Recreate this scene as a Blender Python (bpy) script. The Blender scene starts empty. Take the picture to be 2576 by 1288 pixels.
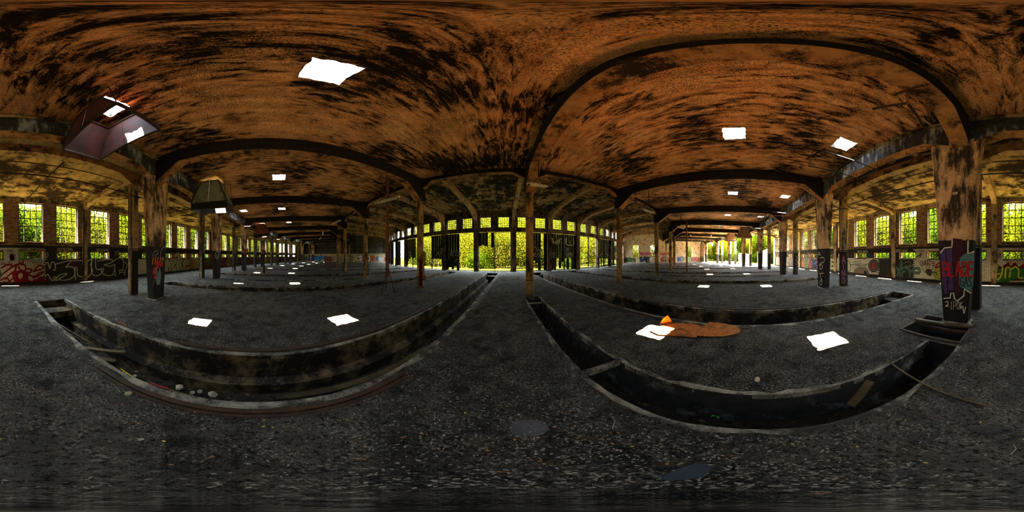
import bpy, math, random
from mathutils import Vector, Matrix
random.seed(7)
SC = bpy.context.scene
COL = SC.collection

# ---------------------------------------------------------------- camera
CAM_H = 1.7
cd = bpy.data.cameras.new('camera')
cd.type = 'PANO'
for holder in (cd, getattr(cd, 'cycles', None)):
    try:
        holder.panorama_type = 'EQUIRECTANGULAR'
    except Exception:
        pass
cd.clip_start = 0.02; cd.clip_end = 500
cam = bpy.data.objects.new('camera', cd); COL.objects.link(cam)
cam.location = (0, 0, CAM_H); cam.rotation_euler = (math.pi/2, 0, 0)
SC.camera = cam

# ---------------------------------------------------------------- sky
W = bpy.data.worlds.new('sky'); SC.world = W; W.use_nodes = True
wt = W.node_tree; wt.nodes.clear()
SKY_STRENGTH = 5.0
wo = wt.nodes.new('ShaderNodeOutputWorld'); wb = wt.nodes.new('ShaderNodeBackground')
wc = wt.nodes.new('ShaderNodeTexCoord'); ws = wt.nodes.new('ShaderNodeSeparateXYZ'); wr = wt.nodes.new('ShaderNodeValToRGB')
wn = wt.nodes.new('ShaderNodeTexNoise'); wm = wt.nodes.new('ShaderNodeMix'); wm.data_type = 'RGBA'
wk = wt.nodes.new('ShaderNodeValToRGB')
wt.links.new(wc.outputs['Generated'], ws.inputs[0]); wt.links.new(ws.outputs['Z'], wr.inputs[0])
wr.color_ramp.elements[0].position = 0.0; wr.color_ramp.elements[0].color = (0.93, 0.96, 1.0, 1)
wr.color_ramp.elements[1].position = 0.9; wr.color_ramp.elements[1].color = (0.66, 0.82, 1.0, 1)
wt.links.new(wc.outputs['Generated'], wn.inputs['Vector']); wn.inputs['Scale'].default_value = 2.6; wn.inputs['Detail'].default_value = 6
wk.color_ramp.elements[0].position = 0.52; wk.color_ramp.elements[1].position = 0.72
wt.links.new(wn.outputs[0], wk.inputs[0]); wt.links.new(wk.outputs[0], wm.inputs[0])
wt.links.new(wr.outputs[0], wm.inputs[6]); wm.inputs[7].default_value = (0.95, 0.96, 1.0, 1)
wt.links.new(wm.outputs[2], wb.inputs[0]); wb.inputs[1].default_value = SKY_STRENGTH
wt.links.new(wb.outputs[0], wo.inputs[0])

# ---------------------------------------------------------------- sun (steps through the roof lights on to the floor)
sd = bpy.data.lights.new('sun_offscreen', 'SUN'); sd.energy = 135.0; sd.angle = math.radians(0.6); sd.color = (1.0, 0.80, 0.55)
sun = bpy.data.objects.new('sun_offscreen', sd); COL.objects.link(sun)
sun.rotation_euler = Vector((-1.76, 1.22, -5.9)).to_track_quat('-Z', 'Y').to_euler()
sun.location = (12, -8, 30)

# ---------------------------------------------------------------- exposure
vs = SC.view_settings
SC.display_settings.display_device = 'sRGB'
vs.view_transform = 'Standard'
try: vs.look = 'None'
except Exception: pass
vs.exposure = 3.5; vs.gamma = 1.0; vs.use_curve_mapping = False
try:
    SC.cycles.use_denoising = True
    SC.cycles.max_bounces = 8; SC.cycles.diffuse_bounces = 6; SC.cycles.glossy_bounces = 3
    SC.cycles.transmission_bounces = 4; SC.cycles.transparent_max_bounces = 16
    SC.cycles.caustics_reflective = False; SC.cycles.caustics_refractive = False
    SC.cycles.sample_clamp_indirect = 12.0
except Exception:
    pass

# ---------------------------------------------------------------- plan of the roundhouse: rows of columns on circles about the turntable
CX, CY = -1.88, 50.9
RA, RB, RS, RD, RW = 43.8, 54.7, 55.95, 33.4, 60.8
NB = 7                      # bays run from -7 to 7, end walls at -8 and 8
def th(k): return math.radians(6.95*k - 0.004*k**3)
def dirv(k):
    t = th(k); return Vector((math.sin(t), -math.cos(t), 0))
def nrm(k):
    t = th(k); return Vector((math.cos(t), math.sin(t), 0))
def P(k, r, s=0.0, z=0.0):
    v = Vector((CX, CY, 0)) + dirv(k)*r + nrm(k)*s
    v.z = z; return v
def pix(x, y):
    """direction of a photo pixel as seen from the camera"""
    a = math.radians((x-1288)*360/2576); e = math.radians((644-y)*180/1288)
    return Vector((math.sin(a)*math.cos(e), math.cos(a)*math.cos(e), math.sin(e)))
CAMP = Vector((0, 0, CAM_H))
def hit(x, y, p0, n):
    """where the ray of a photo pixel meets the plane of a wall, floor or column face"""
    d = pix(x, y); t = (Vector(p0)-CAMP).dot(n)/d.dot(n)
    return CAMP + d*t
def ground(x, y, z=0.0):
    return hit(x, y, (0, 0, z), Vector((0, 0, 1)))
def azpx(p): return 1288 + math.degrees(math.atan2(p.x, p.y))*2576/360

# ---------------------------------------------------------------- mesh helpers
class MB:
    def __init__(s): s.v = []; s.f = []; s.m = []; s.uv = []; s.has_uv = False
    def add(s, vs, fs, m=0):
        b = len(s.v); s.v += [tuple(q) for q in vs]
        for f in fs:
            s.f.append([b+i for i in f]); s.m.append(m); s.uv.append(None)
        return s
    def quad(s, a, b, c, d, m=0, uv=None):
        n = len(s.v); s.v += [tuple(a), tuple(b), tuple(c), tuple(d)]
        s.f.append([n, n+1, n+2, n+3]); s.m.append(m); s.uv.append(uv)
        if uv: s.has_uv = True
    def poly(s, pts, m=0, uv=None):
        n = len(s.v); s.v += [tuple(q) for q in pts]; s.f.append(list(range(n, n+len(pts)))); s.m.append(m); s.uv.append(uv)
        if uv: s.has_uv = True
    def box(s, o, ax, ay, az, m=0):
        """box from corner o along three edge vectors"""
        o = Vector(o); ax, ay, az = Vector(ax), Vector(ay), Vector(az)
        p = [o, o+ax, o+ax+ay, o+ay, o+az, o+ax+az, o+ax+ay+az, o+ay+az]
        return s.add(p, [(0,3,2,1),(4,5,6,7),(0,1,5,4),(1,2,6,5),(2,3,7,6),(3,0,4,7)], m)
    def cbox(s, c, sx, sy, sz, m=0, rz=0.0):
        ca, sa = math.cos(rz), math.sin(rz)
        ax = Vector((ca*sx, sa*sx, 0)); ay = Vector((-sa*sy, ca*sy, 0)); az = Vector((0, 0, sz))
        return s.box(Vector(c)-ax/2-ay/2-az/2, ax, ay, az, m)
    def bar(s, a, b, w, h, m=0, up=Vector((0, 0, 1))):
        a, b = Vector(a), Vector(b); d = b-a; L = d.length
        if L < 1e-6: return s
        d.normalize(); sd_ = d.cross(up)
        if sd_.length < 1e-4: sd_ = d.cross(Vector((1, 0, 0)))
        sd_.normalize(); u = sd_.cross(d)
        return s.box(a-sd_*w/2-u*h/2, d*L, sd_*w, u*h, m)
    def tube(s, pts, r, n=8, m=0, cap=True):
        pts = [Vector(q) for q in pts]; rings = []; R = r if isinstance(r, (list, tuple)) else [r]*len(pts)
        b = len(s.v); prev = None
        for i, q in enumerate(pts):
            d = (pts[min(i+1, len(pts)-1)]-pts[max(i-1, 0)]).normalized()
            if prev is None:
                a = d.orthogonal().normalized()
            else:
                a = (prev - d*prev.dot(d))
                a = a.normalized() if a.length > 1e-5 else d.orthogonal().normalized()
            prev = a; c = d.cross(a)
            for j in range(n):
                t = 2*math.pi*j/n
                s.v.append(tuple(q + (a*math.cos(t)+c*math.sin(t))*R[i]))
        for i in range(len(pts)-1):
            for j in range(n):
                s.f.append([b+i*n+j, b+i*n+(j+1) % n, b+(i+1)*n+(j+1) % n, b+(i+1)*n+j]); s.m.append(m); s.uv.append(None)
        if cap:
            s.f.append([b+j for j in range(n-1, -1, -1)]); s.m.append(m); s.uv.append(None)
            e = b+(len(pts)-1)*n
            s.f.append([e+j for j in range(n)]); s.m.append(m); s.uv.append(None)
        return s
    def prism(s, pts, e, m=0, side_m=None):
        """polygon pts (coplanar) extruded along e; side_m(i) gives the material of side i"""
        n = len(pts); pts = [Vector(q) for q in pts]; e = Vector(e); b = len(s.v)
        s.v += [tuple(q) for q in pts] + [tuple(q+e) for q in pts]
        s.f.append([b+i for i in range(n-1, -1, -1)]); s.m.append(m); s.uv.append(None)
        s.f.append([b+n+i for i in range(n)]); s.m.append(m); s.uv.append(None)
        for i in range(n):
            j = (i+1) % n
            s.f.append([b+i, b+j, b+n+j, b+n+i]); s.m.append(side_m(i) if side_m else m); s.uv.append(None)
        return s
    def loft(s, rings, m=0, cap=True):
        n = len(rings[0]); b = len(s.v)
        for r in rings: s.v += [tuple(q) for q in r]
        for i in range(len(rings)-1):
            for j in range(n):
                s.f.append([b+i*n+j, b+i*n+(j+1) % n, b+(i+1)*n+(j+1) % n, b+(i+1)*n+j]); s.m.append(m); s.uv.append(None)
        if cap:
            s.f.append([b+j for j in range(n-1, -1, -1)]); s.m.append(m); s.uv.append(None)
            e = b+(len(rings)-1)*n; s.f.append([e+j for j in range(n)]); s.m.append(m); s.uv.append(None)
        return s
    def mesh(s, name, mats, smooth=False):
        me = bpy.data.meshes.new(name); me.from_pydata(s.v, [], s.f)
        for mm in (mats if isinstance(mats, (list, tuple)) else [mats]): me.materials.append(mm)
        if any(s.m): me.polygons.foreach_set('material_index', s.m)
        if smooth: me.polygons.foreach_set('use_smooth', [True]*len(s.f))
        if s.has_uv:
            ul = me.uv_layers.new(name='UVMap'); k = 0
            for f, u in zip(s.f, s.uv):
                for i in range(len(f)):
                    ul.data[k].uv = u[i] if u else (0, 0); k += 1
        me.update(); return me
    def build(s, name, mats, parent=None, smooth=False):
        return obj(name, s.mesh(name, mats, smooth), parent)
def obj(name, me, parent=None):
    o = bpy.data.objects.new(name, me); COL.objects.link(o)
    if parent is not None: o.parent = parent
    return o
def tag(o, label, cat, group=None, kind=None):
    if label: o['label'] = label
    if cat: o['category'] = cat
    if group: o['group'] = group
    if kind: o['kind'] = kind
    return o
def thing(name, label, cat, loc=(0, 0, 0), rz=0.0, group=None, kind=None):
    o = bpy.data.objects.new(name, None); COL.objects.link(o)
    o.empty_display_size = 0.2
    o.location = loc; o.rotation_euler = (0, 0, rz)
    return tag(o, label, cat, group, kind)
def clone(root):
    r = root.copy(); COL.objects.link(r)
    for ch in root.children:
        c = ch.copy(); COL.objects.link(c); c.parent = r
        for g in ch.children:
            d = g.copy(); COL.objects.link(d); d.parent = c
    return r

# ---------------------------------------------------------------- material helpers
class NT:
    def __init__(s, name):
        s.mat = bpy.data.materials.new(name); s.mat.use_nodes = True
        s.t = s.mat.node_tree; s.t.nodes.clear()
        s.out = s.t.nodes.new('ShaderNodeOutputMaterial')
    def n(s, typ, **kw):
        nd = s.t.nodes.new(typ)
        for k, v in kw.items(): setattr(nd, k, v)
        return nd
    def L(s, a, b): s.t.links.new(a, b)
    def put(s, sock, v):
        if isinstance(v, (int, float)): sock.default_value = v
        elif isinstance(v, (tuple, list)):
            sock.default_value = tuple(v)+(1,) if len(v) == 3 and sock.type == 'RGBA' else tuple(v)
        else: s.L(v, sock)
    def pos(s): return s.n('ShaderNodeNewGeometry').outputs['Position']
    def objc(s): return s.n('ShaderNodeTexCoord').outputs['Object']
    def uv(s): return s.n('ShaderNodeTexCoord').outputs['UV']
    def scale(s, vec, sc, loc=(0, 0, 0)):
        nd = s.n('ShaderNodeMapping'); s.L(vec, nd.inputs['Vector']); nd.inputs['Scale'].default_value = sc; nd.inputs['Location'].default_value = loc
        return nd.outputs[0]
    def noise(s, vec, sc, det=5.0, ro=0.6, di=0.0):
        nd = s.n('ShaderNodeTexNoise'); s.L(vec, nd.inputs['Vector']); nd.inputs['Scale'].default_value = sc
        nd.inputs['Detail'].default_value = det; nd.inputs['Roughness'].default_value = ro; nd.inputs['Distortion'].default_value = di
        return nd.outputs[0]
    def vor(s, vec, sc, feat='F1', outn='Distance'):
        nd = s.n('ShaderNodeTexVoronoi', feature=feat); s.L(vec, nd.inputs['Vector']); nd.inputs['Scale'].default_value = sc
        return nd.outputs[outn]
    def ramp(s, fac, stops):
        nd = s.n('ShaderNodeValToRGB'); s.put(nd.inputs[0], fac); cr = nd.color_ramp
        while len(cr.elements) < len(stops): cr.elements.new(0.5)
        for e, (p, c) in zip(cr.elements, stops):
            e.position = p; e.color = tuple(c)+(1,) if isinstance(c, (tuple, list)) else (c, c, c, 1)
        return nd.outputs[0]
    def mix(s, f, a, b, mode='MIX'):
        nd = s.n('ShaderNodeMix', data_type='RGBA', blend_type=mode)
        s.put(nd.inputs[0], f); s.put(nd.inputs[6], a); s.put(nd.inputs[7], b); return nd.outputs[2]
    def math(s, op, a, b=0.0):
        nd = s.n('ShaderNodeMath', operation=op); s.put(nd.inputs[0], a); s.put(nd.inputs[1], b); return nd.outputs[0]
    def xyz(s, vec):
        nd = s.n('ShaderNodeSeparateXYZ'); s.L(vec, nd.inputs[0]); return nd.outputs
    def bump(s, hgt, strength=0.4, dist=0.02):
        nd = s.n('ShaderNodeBump'); s.L(hgt, nd.inputs['Height']); nd.inputs['Strength'].default_value = strength; nd.inputs['Distance'].default_value = dist
        return nd.outputs[0]
    def bsdf(s, col, rough=0.9, metal=0.0, bump=None, spec=0.2):
        nd = s.n('ShaderNodeBsdfPrincipled'); s.put(nd.inputs['Base Color'], col); s.put(nd.inputs['Roughness'], rough)
        s.put(nd.inputs['Metallic'], metal); nd.inputs['Specular IOR Level'].default_value = spec
        if bump is not None: s.L(bump, nd.inputs['Normal'])
        s.L(nd.outputs[0], s.out.inputs[0]); return s.mat

def flat(name, col, rough=0.85, metal=0.0, var=0.25, sc=6.0, spec=0.12):
    t = NT(name); v = t.noise(t.pos(), sc, 4)
    c = t.mix(t.ramp(v, [(0.3, 0.0), (0.7, 1.0)]), tuple(x*(1-var) for x in col), tuple(min(1, x*(1+var)) for x in col))
    return t.bsdf(c, rough, metal, None, spec)
PAINT = {}
def paint(r, g, b):
    k = (r, g, b)
    if k not in PAINT:
        lin = tuple(((c/255)/12.92 if c/255 < .04045 else ((c/255+.055)/1.055)**2.4) for c in k)
        t = NT('spray_paint'); v = t.noise(t.pos(), 30, 4, 0.7)
        c = t.mix(t.ramp(v, [(0.35, 0.75), (0.6, 0.0)]), lin, tuple(x*0.45 for x in lin))
        PAINT[k] = t.bsdf(c, 0.7)
    return PAINT[k]

def m_ceiling(name, base, base2, soot, amount, streak=True):
    t = NT(name); uv = t.uv(); ps = t.pos()
    big = t.noise(uv, 0.35, 3, 0.5)
    st = t.noise(t.scale(uv, (5.0, 1.2, 1)), 1.3, 7, 0.72, 0.5) if streak else t.noise(uv, 1.7, 6, 0.65)
    fine = t.noise(ps, 28, 4, 0.75)
    # boards of the old shuttering run along the bay
    brd = t.noise(t.scale(uv, (5.2, 0.35, 1)), 1.0, 2, 0.4)
    s = t.math('ADD', t.math('MULTIPLY', st, 0.45), t.math('ADD', t.math('MULTIPLY', big, 0.36), t.math('MULTIPLY', fine, 0.19)))
    mask = t.ramp(s, [(amount-0.035, 0.0), (amount+0.035, 1.0)])
    c0 = t.mix(t.ramp(brd, [(0.35, 0.0), (0.65, 1.0)]), base, base2)
    c0 = t.mix(t.ramp(fine, [(0.38, 0.8), (0.56, 0.0)]), c0, tuple(x*0.4 for x in base2))
    c = t.mix(mask, c0, soot)
    # black specks, thick where the soot clings and thin elsewhere
    spk = t.noise(t.scale(ps, (1, 1, 1)), 52, 3, 0.75)
    dens = t.math('ADD', spk, t.math('MULTIPLY', t.math('SUBTRACT', t.noise(uv, 0.9, 5, 0.65), 0.5), 0.55))
    c = t.mix(t.ramp(dens, [(0.54, 0.0), (0.61, 0.92)]), c, soot)
    return t.bsdf(c, 0.95, 0, t.bump(s, 0.5, 0.02), 0.1)

def m_concrete(name, light, dark, soot, amount=0.5, band=None, band_col=(0.013, 0.011, 0.010), vert=True):
    """weathered concrete with peeling patches; band = height of the dark painted foot"""
    t = NT(name); ps = t.pos()
    a = t.noise(t.scale(ps, (6, 6, 1.2) if vert else (3, 3, 3)), 1.0, 7, 0.7)
    b = t.noise(ps, 1.3, 3, 0.5); f = t.noise(ps, 40, 4, 0.7)
    s = t.math('ADD', t.math('MULTIPLY', a, 0.7), t.math('ADD', t.math('MULTIPLY', b, 0.5), t.math('MULTIPLY', f, 0.25)))
    m = t.ramp(s, [(amount+0.16, 0.0), (amount+0.29, 1.0)])
    c = t.mix(t.ramp(t.noise(ps, 5, 5), [(0.35, 0.0), (0.65, 1.0)]), light, dark)
    c = t.mix(m, c, soot)
    if band is not None:
        z = t.xyz(ps)[2]
        e = t.math('ADD', z, t.math('MULTIPLY', t.noise(ps, 7, 4), 0.10))
        k = t.ramp(t.math('SUBTRACT', e, band-0.45), [(0.485, 1.0), (0.505, 0.0)])
        bc = t.mix(t.ramp(f, [(0.45, 0.0), (0.62, 1.0)]), band_col, tuple(min(1, x*1.8+0.006) for x in band_col))
        c = t.mix(k, c, bc)
    return t.bsdf(c, 0.9, 0, t.bump(s, 0.5, 0.015), 0.15)

def m_rust(name, a, b, c=(0.02, 0.012, 0.01), sc=9.0, rough=0.7):
    t = NT(name); ps = t.objc(); v = t.noise(ps, sc, 6, 0.7); w = t.noise(ps, sc*0.25, 3)
    col = t.mix(t.ramp(v, [(0.38, 0.0), (0.62, 1.0)]), a, b)
    col = t.mix(t.ramp(w, [(0.55, 0.0), (0.68, 1.0)]), col, c)
    return t.bsdf(col, rough, 0.0, t.bump(v, 0.4, 0.01), 0.25)

MT = {}
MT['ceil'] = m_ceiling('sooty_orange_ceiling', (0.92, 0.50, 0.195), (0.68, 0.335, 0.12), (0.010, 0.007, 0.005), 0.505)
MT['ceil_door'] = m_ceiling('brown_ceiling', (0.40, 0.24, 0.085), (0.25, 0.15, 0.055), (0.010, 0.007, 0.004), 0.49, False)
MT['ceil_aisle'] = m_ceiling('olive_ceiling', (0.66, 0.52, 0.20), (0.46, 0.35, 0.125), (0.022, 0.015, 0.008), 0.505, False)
MT['soffit'] = m_concrete('ochre_soffit', (0.40, 0.215, 0.07), (0.25, 0.125, 0.04), (0.02, 0.012, 0.007), 0.53, None, vert=False)
MT['soot'] = m_concrete('soot_black', (0.020, 0.015, 0.011), (0.010, 0.008, 0.006), (0.075, 0.045, 0.02), 0.66, None, vert=False)
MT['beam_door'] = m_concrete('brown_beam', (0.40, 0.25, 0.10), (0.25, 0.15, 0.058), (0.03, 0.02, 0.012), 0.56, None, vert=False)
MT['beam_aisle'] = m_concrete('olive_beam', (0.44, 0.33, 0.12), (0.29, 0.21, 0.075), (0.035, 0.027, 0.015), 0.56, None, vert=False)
MT['streaky'] = m_concrete('blue_streaked_soot', (0.05, 0.05, 0.055), (0.02, 0.02, 0.022), (0.36, 0.38, 0.40), 0.56, None)
MT['colB'] = m_concrete('ochre_column', (0.66, 0.43, 0.21), (0.46, 0.28, 0.125), (0.035, 0.024, 0.015), 0.505, 2.08)
MT['colA'] = m_concrete('brown_column', (0.52, 0.33, 0.12), (0.32, 0.19, 0.065), (0.05, 0.034, 0.018), 0.52, None)
MT['colS'] = m_concrete('grey_ochre_column', (0.50, 0.37, 0.18), (0.31, 0.22, 0.10), (0.04, 0.03, 0.02), 0.54, 1.95)
MT['post'] = m_concrete('door_post_concrete', (0.26, 0.18, 0.09), (0.14, 0.095, 0.055), (0.02, 0.016, 0.012), 0.52, None)
MT['lintel'] = m_concrete('wall_lintel_concrete', (0.48, 0.36, 0.19), (0.31, 0.22, 0.11), (0.03, 0.024, 0.016), 0.54, None)
MT['darkband'] = m_concrete('sooty_band', (0.05, 0.038, 0.022), (0.03, 0.022, 0.014), (0.16, 0.12, 0.06), 0.66, None)
MT['steel'] = flat('black_steel', (0.016, 0.015, 0.014), 0.6)
MT['bar'] = flat('dark_glazing_bar', (0.016, 0.016, 0.014), 0.7)
MT['rust'] = m_rust('rust', (0.20, 0.055, 0.018), (0.10, 0.035, 0.015))
MT['rust_dark'] = m_rust('dark_rust', (0.055, 0.026, 0.013), (0.024, 0.014, 0.009))
MT['sheet'] = m_rust('dark_corrugated_sheet', (0.018, 0.021, 0.018), (0.030, 0.030, 0.024), (0.009, 0.009, 0.008))

# ---------------------------------------------------------------- floor material
def m_floor():
    t = NT('dusty_black_floor'); ps = t.pos()
    big = t.noise(ps, 0.45, 4, 0.6); mid = t.noise(ps, 2.6, 6, 0.7, 0.6); fine = t.noise(ps, 38, 5, 0.8); grit = t.noise(ps, 130, 3, 0.8)
    c = t.mix(t.ramp(mid, [(0.38, 0.0), (0.62, 1.0)]), (0.0067, 0.0067, 0.0078), (0.0651, 0.0609, 0.0494))
    c = t.mix(t.ramp(big, [(0.46, 0.0), (0.66, 0.8)]), c, (0.1008, 0.0945, 0.0798))
    c = t.mix(t.ramp(t.noise(ps, 1.1, 5, 0.7, 1.5), [(0.54, 0.0), (0.66, 0.85)]), c, (0.0105, 0.0105, 0.0137))
    fl = t.ramp(fine, [(0.52, 0.0), (0.58, 1.0)])
    c = t.mix(t.math('MULTIPLY', fl, t.ramp(t.noise(ps, 3.5, 5, 0.7), [(0.44, 0.0), (0.60, 0.85)])), c, (0.3570, 0.3255, 0.2730))
    c = t.mix(t.ramp(grit, [(0.55, 0.0), (0.61, 0.6)]), c, (0.2100, 0.1995, 0.1785))
    c = t.mix(t.ramp(t.noise(ps, 24, 4, 0.8), [(0.40, 0.9), (0.49, 0.0)]), c, (0.0063, 0.0063, 0.0084))
    h = t.math('ADD', t.math('MULTIPLY', fine, 0.5), t.math('ADD', mid, t.math('MULTIPLY', grit, 0.25)))
    return t.bsdf(c, 0.95, 0, t.bump(h, 0.9, 0.04), 0.06)
MT['floor'] = m_floor()
MT['pit'] = m_concrete('pit_concrete', (0.1785, 0.1302, 0.0714), (0.0882, 0.0630, 0.0336), (0.0126, 0.0105, 0.0095), 0.47, None, vert=False)
MT['duct'] = m_concrete('duct_concrete', (0.0378, 0.0378, 0.0420), (0.0189, 0.0189, 0.0210), (0.2100, 0.2100, 0.2205), 0.63, None, vert=False)
MT['curb'] = m_concrete('pale_curb', (0.3150, 0.2898, 0.2352), (0.1470, 0.1344, 0.1092), (0.0378, 0.0357, 0.0315), 0.50, None, vert=False)
MT['mud'] = m_concrete('pit_mud', (0.0336, 0.0273, 0.0210), (0.0168, 0.0147, 0.0126), (0.1260, 0.1050, 0.0735), 0.66, None, vert=False)

PW = 0.53                    # half width of the inspection pits
PR0, PR1 = 35.0, 56.7        # pits run between these radii
DUCTS = [-5.5, -3.5, -1.5, 0.5, 2.5, 4.5]
DR0, DR1, DW = 44.35, 53.5, 0.27
HATCH = (53.62, 54.75)       # open hatch at the foot of the big column
floor_mb = MB()
def lerp(a, b, t): return a + (b-a)*t
rl = [32.95, PR0, 38, 41, DR0, 47, 50, DR1, HATCH[0], HATCH[1], PR1, 59, 61.1]
for i in range(-8, 8):
    k0, k1 = i, i+1; kh = i+0.5; duct = kh in DUCTS
    for a, b in zip(rl[:-1], rl[1:]):
        def row(r):
            pL = P(k0, r, PW if i > -8 else 0.0); pR = P(k1, r, -PW if i < 7 else 0.0)
            m = P(kh, r); n = nrm(kh); w = DW
            return pL, m-n*w, m+n*w, pR, (m+n*w).lerp(pR, (1.05-w)/(pR-m-n*w).length)
        A, B = row(a), row(b)
        def q(p0, p1, p2, p3):
            floor_mb.quad(p0, p1, p2, p3)
        open_d = duct and a >= DR0-1e-6 and b <= DR1+1e-6
        open_h = kh == 0.5 and abs(a-HATCH[0]) < 1e-6
        q(A[0], B[0], B[1], A[1])
        if not (open_d or open_h): q(A[1], B[1], B[2], A[2])
        if open_h:
            q(A[4], B[4], B[3], A[3])
        else:
            q(A[2], B[2], B[3], A[3])
    # ground between the pit ends and the walls
    if i > -8:
        for a, b in ((32.95, PR0), (PR1, 59), (59, 61.1)):
            floor_mb.quad(P(i, a, -PW), P(i, b, -PW), P(i, b, PW), P(i, a, PW))
floor = floor_mb.build('floor', MT['floor'])
tag(floor, 'dusty black concrete floor strewn with flakes and leaves', 'floor', kind='structure')

def rough_curb(mb, k, r0, r1, s, off, w, n):
    """crumbled concrete edge: a strip with an uneven lip and an uneven outer border"""
    rc = random.Random(int(k*10)+s*3+99); prev = None
    for i in range(n+1):
        r = lerp(r0, r1, i/n); e = rc.uniform(-0.015, 0.012); ww = w*rc.uniform(0.45, 1.5); z = rc.uniform(0.004, 0.014)
        cur = [P(k, r, s*(off-0.004+max(0, -e)), -0.08), P(k, r, s*(off-0.004+max(0, -e)), z), P(k, r, s*(off+ww*0.6), z+0.004), P(k, r, s*(off+ww), 0.001)]
        if prev:
            for j in range(3): mb.quad(prev[j], cur[j], cur[j+1], prev[j+1])
        prev = cur
# inspection pits with a ledge along both sides, steps at the ends and rails beside them
prof = [(-PW, 0), (-PW, -0.52), (-0.33, -0.55), (-0.33, -0.80), (0.33, -0.80), (0.33, -0.55), (PW, -0.52), (PW, 0)]
for k in range(-7, 8):
    mb = MB(); near = abs(k) <= 1
    N = 26 if near else 6
    for j in range(N):
        ra, rb = lerp(PR0, PR1, j/N), lerp(PR0, PR1, (j+1)/N)
        for i in range(len(prof)-1):
            (s0, z0), (s1, z1) = prof[i], prof[i+1]
            mb.quad(P(k, ra, s0, z0), P(k, rb, s0, z0), P(k, rb, s1, z1), P(k, ra, s1, z1), 1 if i == 3 else 0)
    for e, sg in ((PR0, 1), (PR1, -1)):
        mb.quad(P(k, e, -PW, 0.0), P(k, e, PW, 0.0), P(k, e, PW, -0.82), P(k, e, -PW, -0.82))
        for stp in range(3):
            r0 = e; d = 0.25*(3-stp)
            zt = -0.22*(stp+1); p = P(k, r0, -PW, zt-0.22)
            mb.box(p, nrm(k)*(2*PW), dirv(k)*(sg*d), (0, 0, 0.22))
    pit = mb.build('inspection_pit', [MT['pit'], MT['mud']], floor)
    pit['label'] = 'long brick-lined inspection pit with a ledge down each side'
    cb = MB()
    for s in (-1, 1): rough_curb(cb, k, PR0, PR1, s, PW, 0.10, 70 if near else 12)
    cb.build('pit_curb', MT['curb'], pit)
    for s in (-1, 1):
        if k == 0 and s == -1: spans = [(PR0-1.6, 52.2)]
        elif k == 0: spans = [(PR0-1.6, 46.2), (49.4, 52.6)]
        elif k == 1 and s == -1: spans = [(PR0-1.6, 48.5)]
        else: spans = [(PR0-1.6, PR1-0.6)]
        for a, b in spans:
            rb_ = MB()
            rb_.box(P(k, a, s*0.685 - 0.033, -0.03), nrm(k)*0.066, dirv(k)*(b-a), (0, 0, 0.055))
            rb_.box(P(k, a, s*0.685 + (0.045 if s > 0 else -0.09), -0.03), nrm(k)*0.045, dirv(k)*(b-a), (0, 0, 0.04))
            rb_.build('rail', MT['rust_dark'], pit)
# cable ducts between the pits
for k in DUCTS:
    mb = MB(); z = -0.70
    for j in range(12):
        ra, rb = lerp(DR0, DR1, j/12), lerp(DR0, DR1, (j+1)/12)
        for (s0, z0, s1, z1, m) in ((-DW, 0, -DW, z, 0), (-DW, z, DW, z, 1), (DW, z, DW, 0, 0)):
            mb.quad(P(k, ra, s0, z0), P(k, rb, s0, z0), P(k, rb, s1, z1), P(k, ra, s1, z1), m)
    for e in (DR0, DR1):
        mb.quad(P(k, e, -DW, 0), P(k, e, DW, 0), P(k, e, DW, z), P(k, e, -DW, z))
    d = mb.build('cable_duct', [MT['duct'], MT['mud']], floor)
    d['label'] = 'narrow open cable duct in the concrete floor'
    cb = MB()
    for s in (-1, 1): rough_curb(cb, k, DR0, DR1, s, DW, 0.07, 60 if k == 0.5 else 10)
    cb.build('duct_curb', MT['curb'], d)
    if k == 0.5:
        st = MB(); st.cbox(P(k, 49.2, 0.02, -0.03), 0.60, 0.09, 0.07, 0, th(k)); st.build('duct_strut', MT['curb'], d)
        st = MB(); st.cbox(P(k, 44.95, 0.0, -0.12), 0.56, 0.07, 0.05, 0, th(k)); st.build('duct_strut', MT['curb'], d)
# open hatch beside the big column
hm = MB(); k = 0.5; hs0, hs1, hz = -DW, 1.05, -0.95
def hp(r, s, z):
    if s == hs1:
        a_ = P(k, r, DW); b_ = P(1, r, -PW); v = a_.lerp(b_, (1.05-DW)/(b_-a_).length); v.z = z; return v
    return P(k, r, s, z)
for a, b in (((HATCH[0], hs0), (HATCH[1], hs0)), ((HATCH[1], hs0), (HATCH[1], hs1)), ((HATCH[1], hs1), (HATCH[0], hs1)), ((HATCH[0], hs1), (HATCH[0], hs0))):
    hm.quad(hp(a[0], a[1], 0), hp(b[0], b[1], 0), hp(b[0], b[1], hz), hp(a[0], a[1], hz))
hm.quad(P(k, HATCH[0], hs0, hz), P(k, HATCH[1], hs0, hz), P(k, HATCH[1], hs1, hz), P(k, HATCH[0], hs1, hz), 1)
hatch = hm.build('floor_hatch', [MT['duct'], MT['mud']], floor)
hf = MB()
for (r0, s0, r1, s1) in ((HATCH[0], hs0, HATCH[1], hs0), (HATCH[1], hs0, HATCH[1], hs1), (HATCH[1], hs1, HATCH[0], hs1), (HATCH[0], hs1, HATCH[0], hs0)):
    hf.bar(P(k, r0, s0, 0.0), P(k, r1, s1, 0.0), 0.05, 0.05)
hf.bar(P(k, HATCH[0]+0.55, hs0, -0.02), P(k, HATCH[0]+0.55, hs1, -0.02), 0.05, 0.05)
hf.build('hatch_frame', MT['rust_dark'], hatch)

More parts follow.
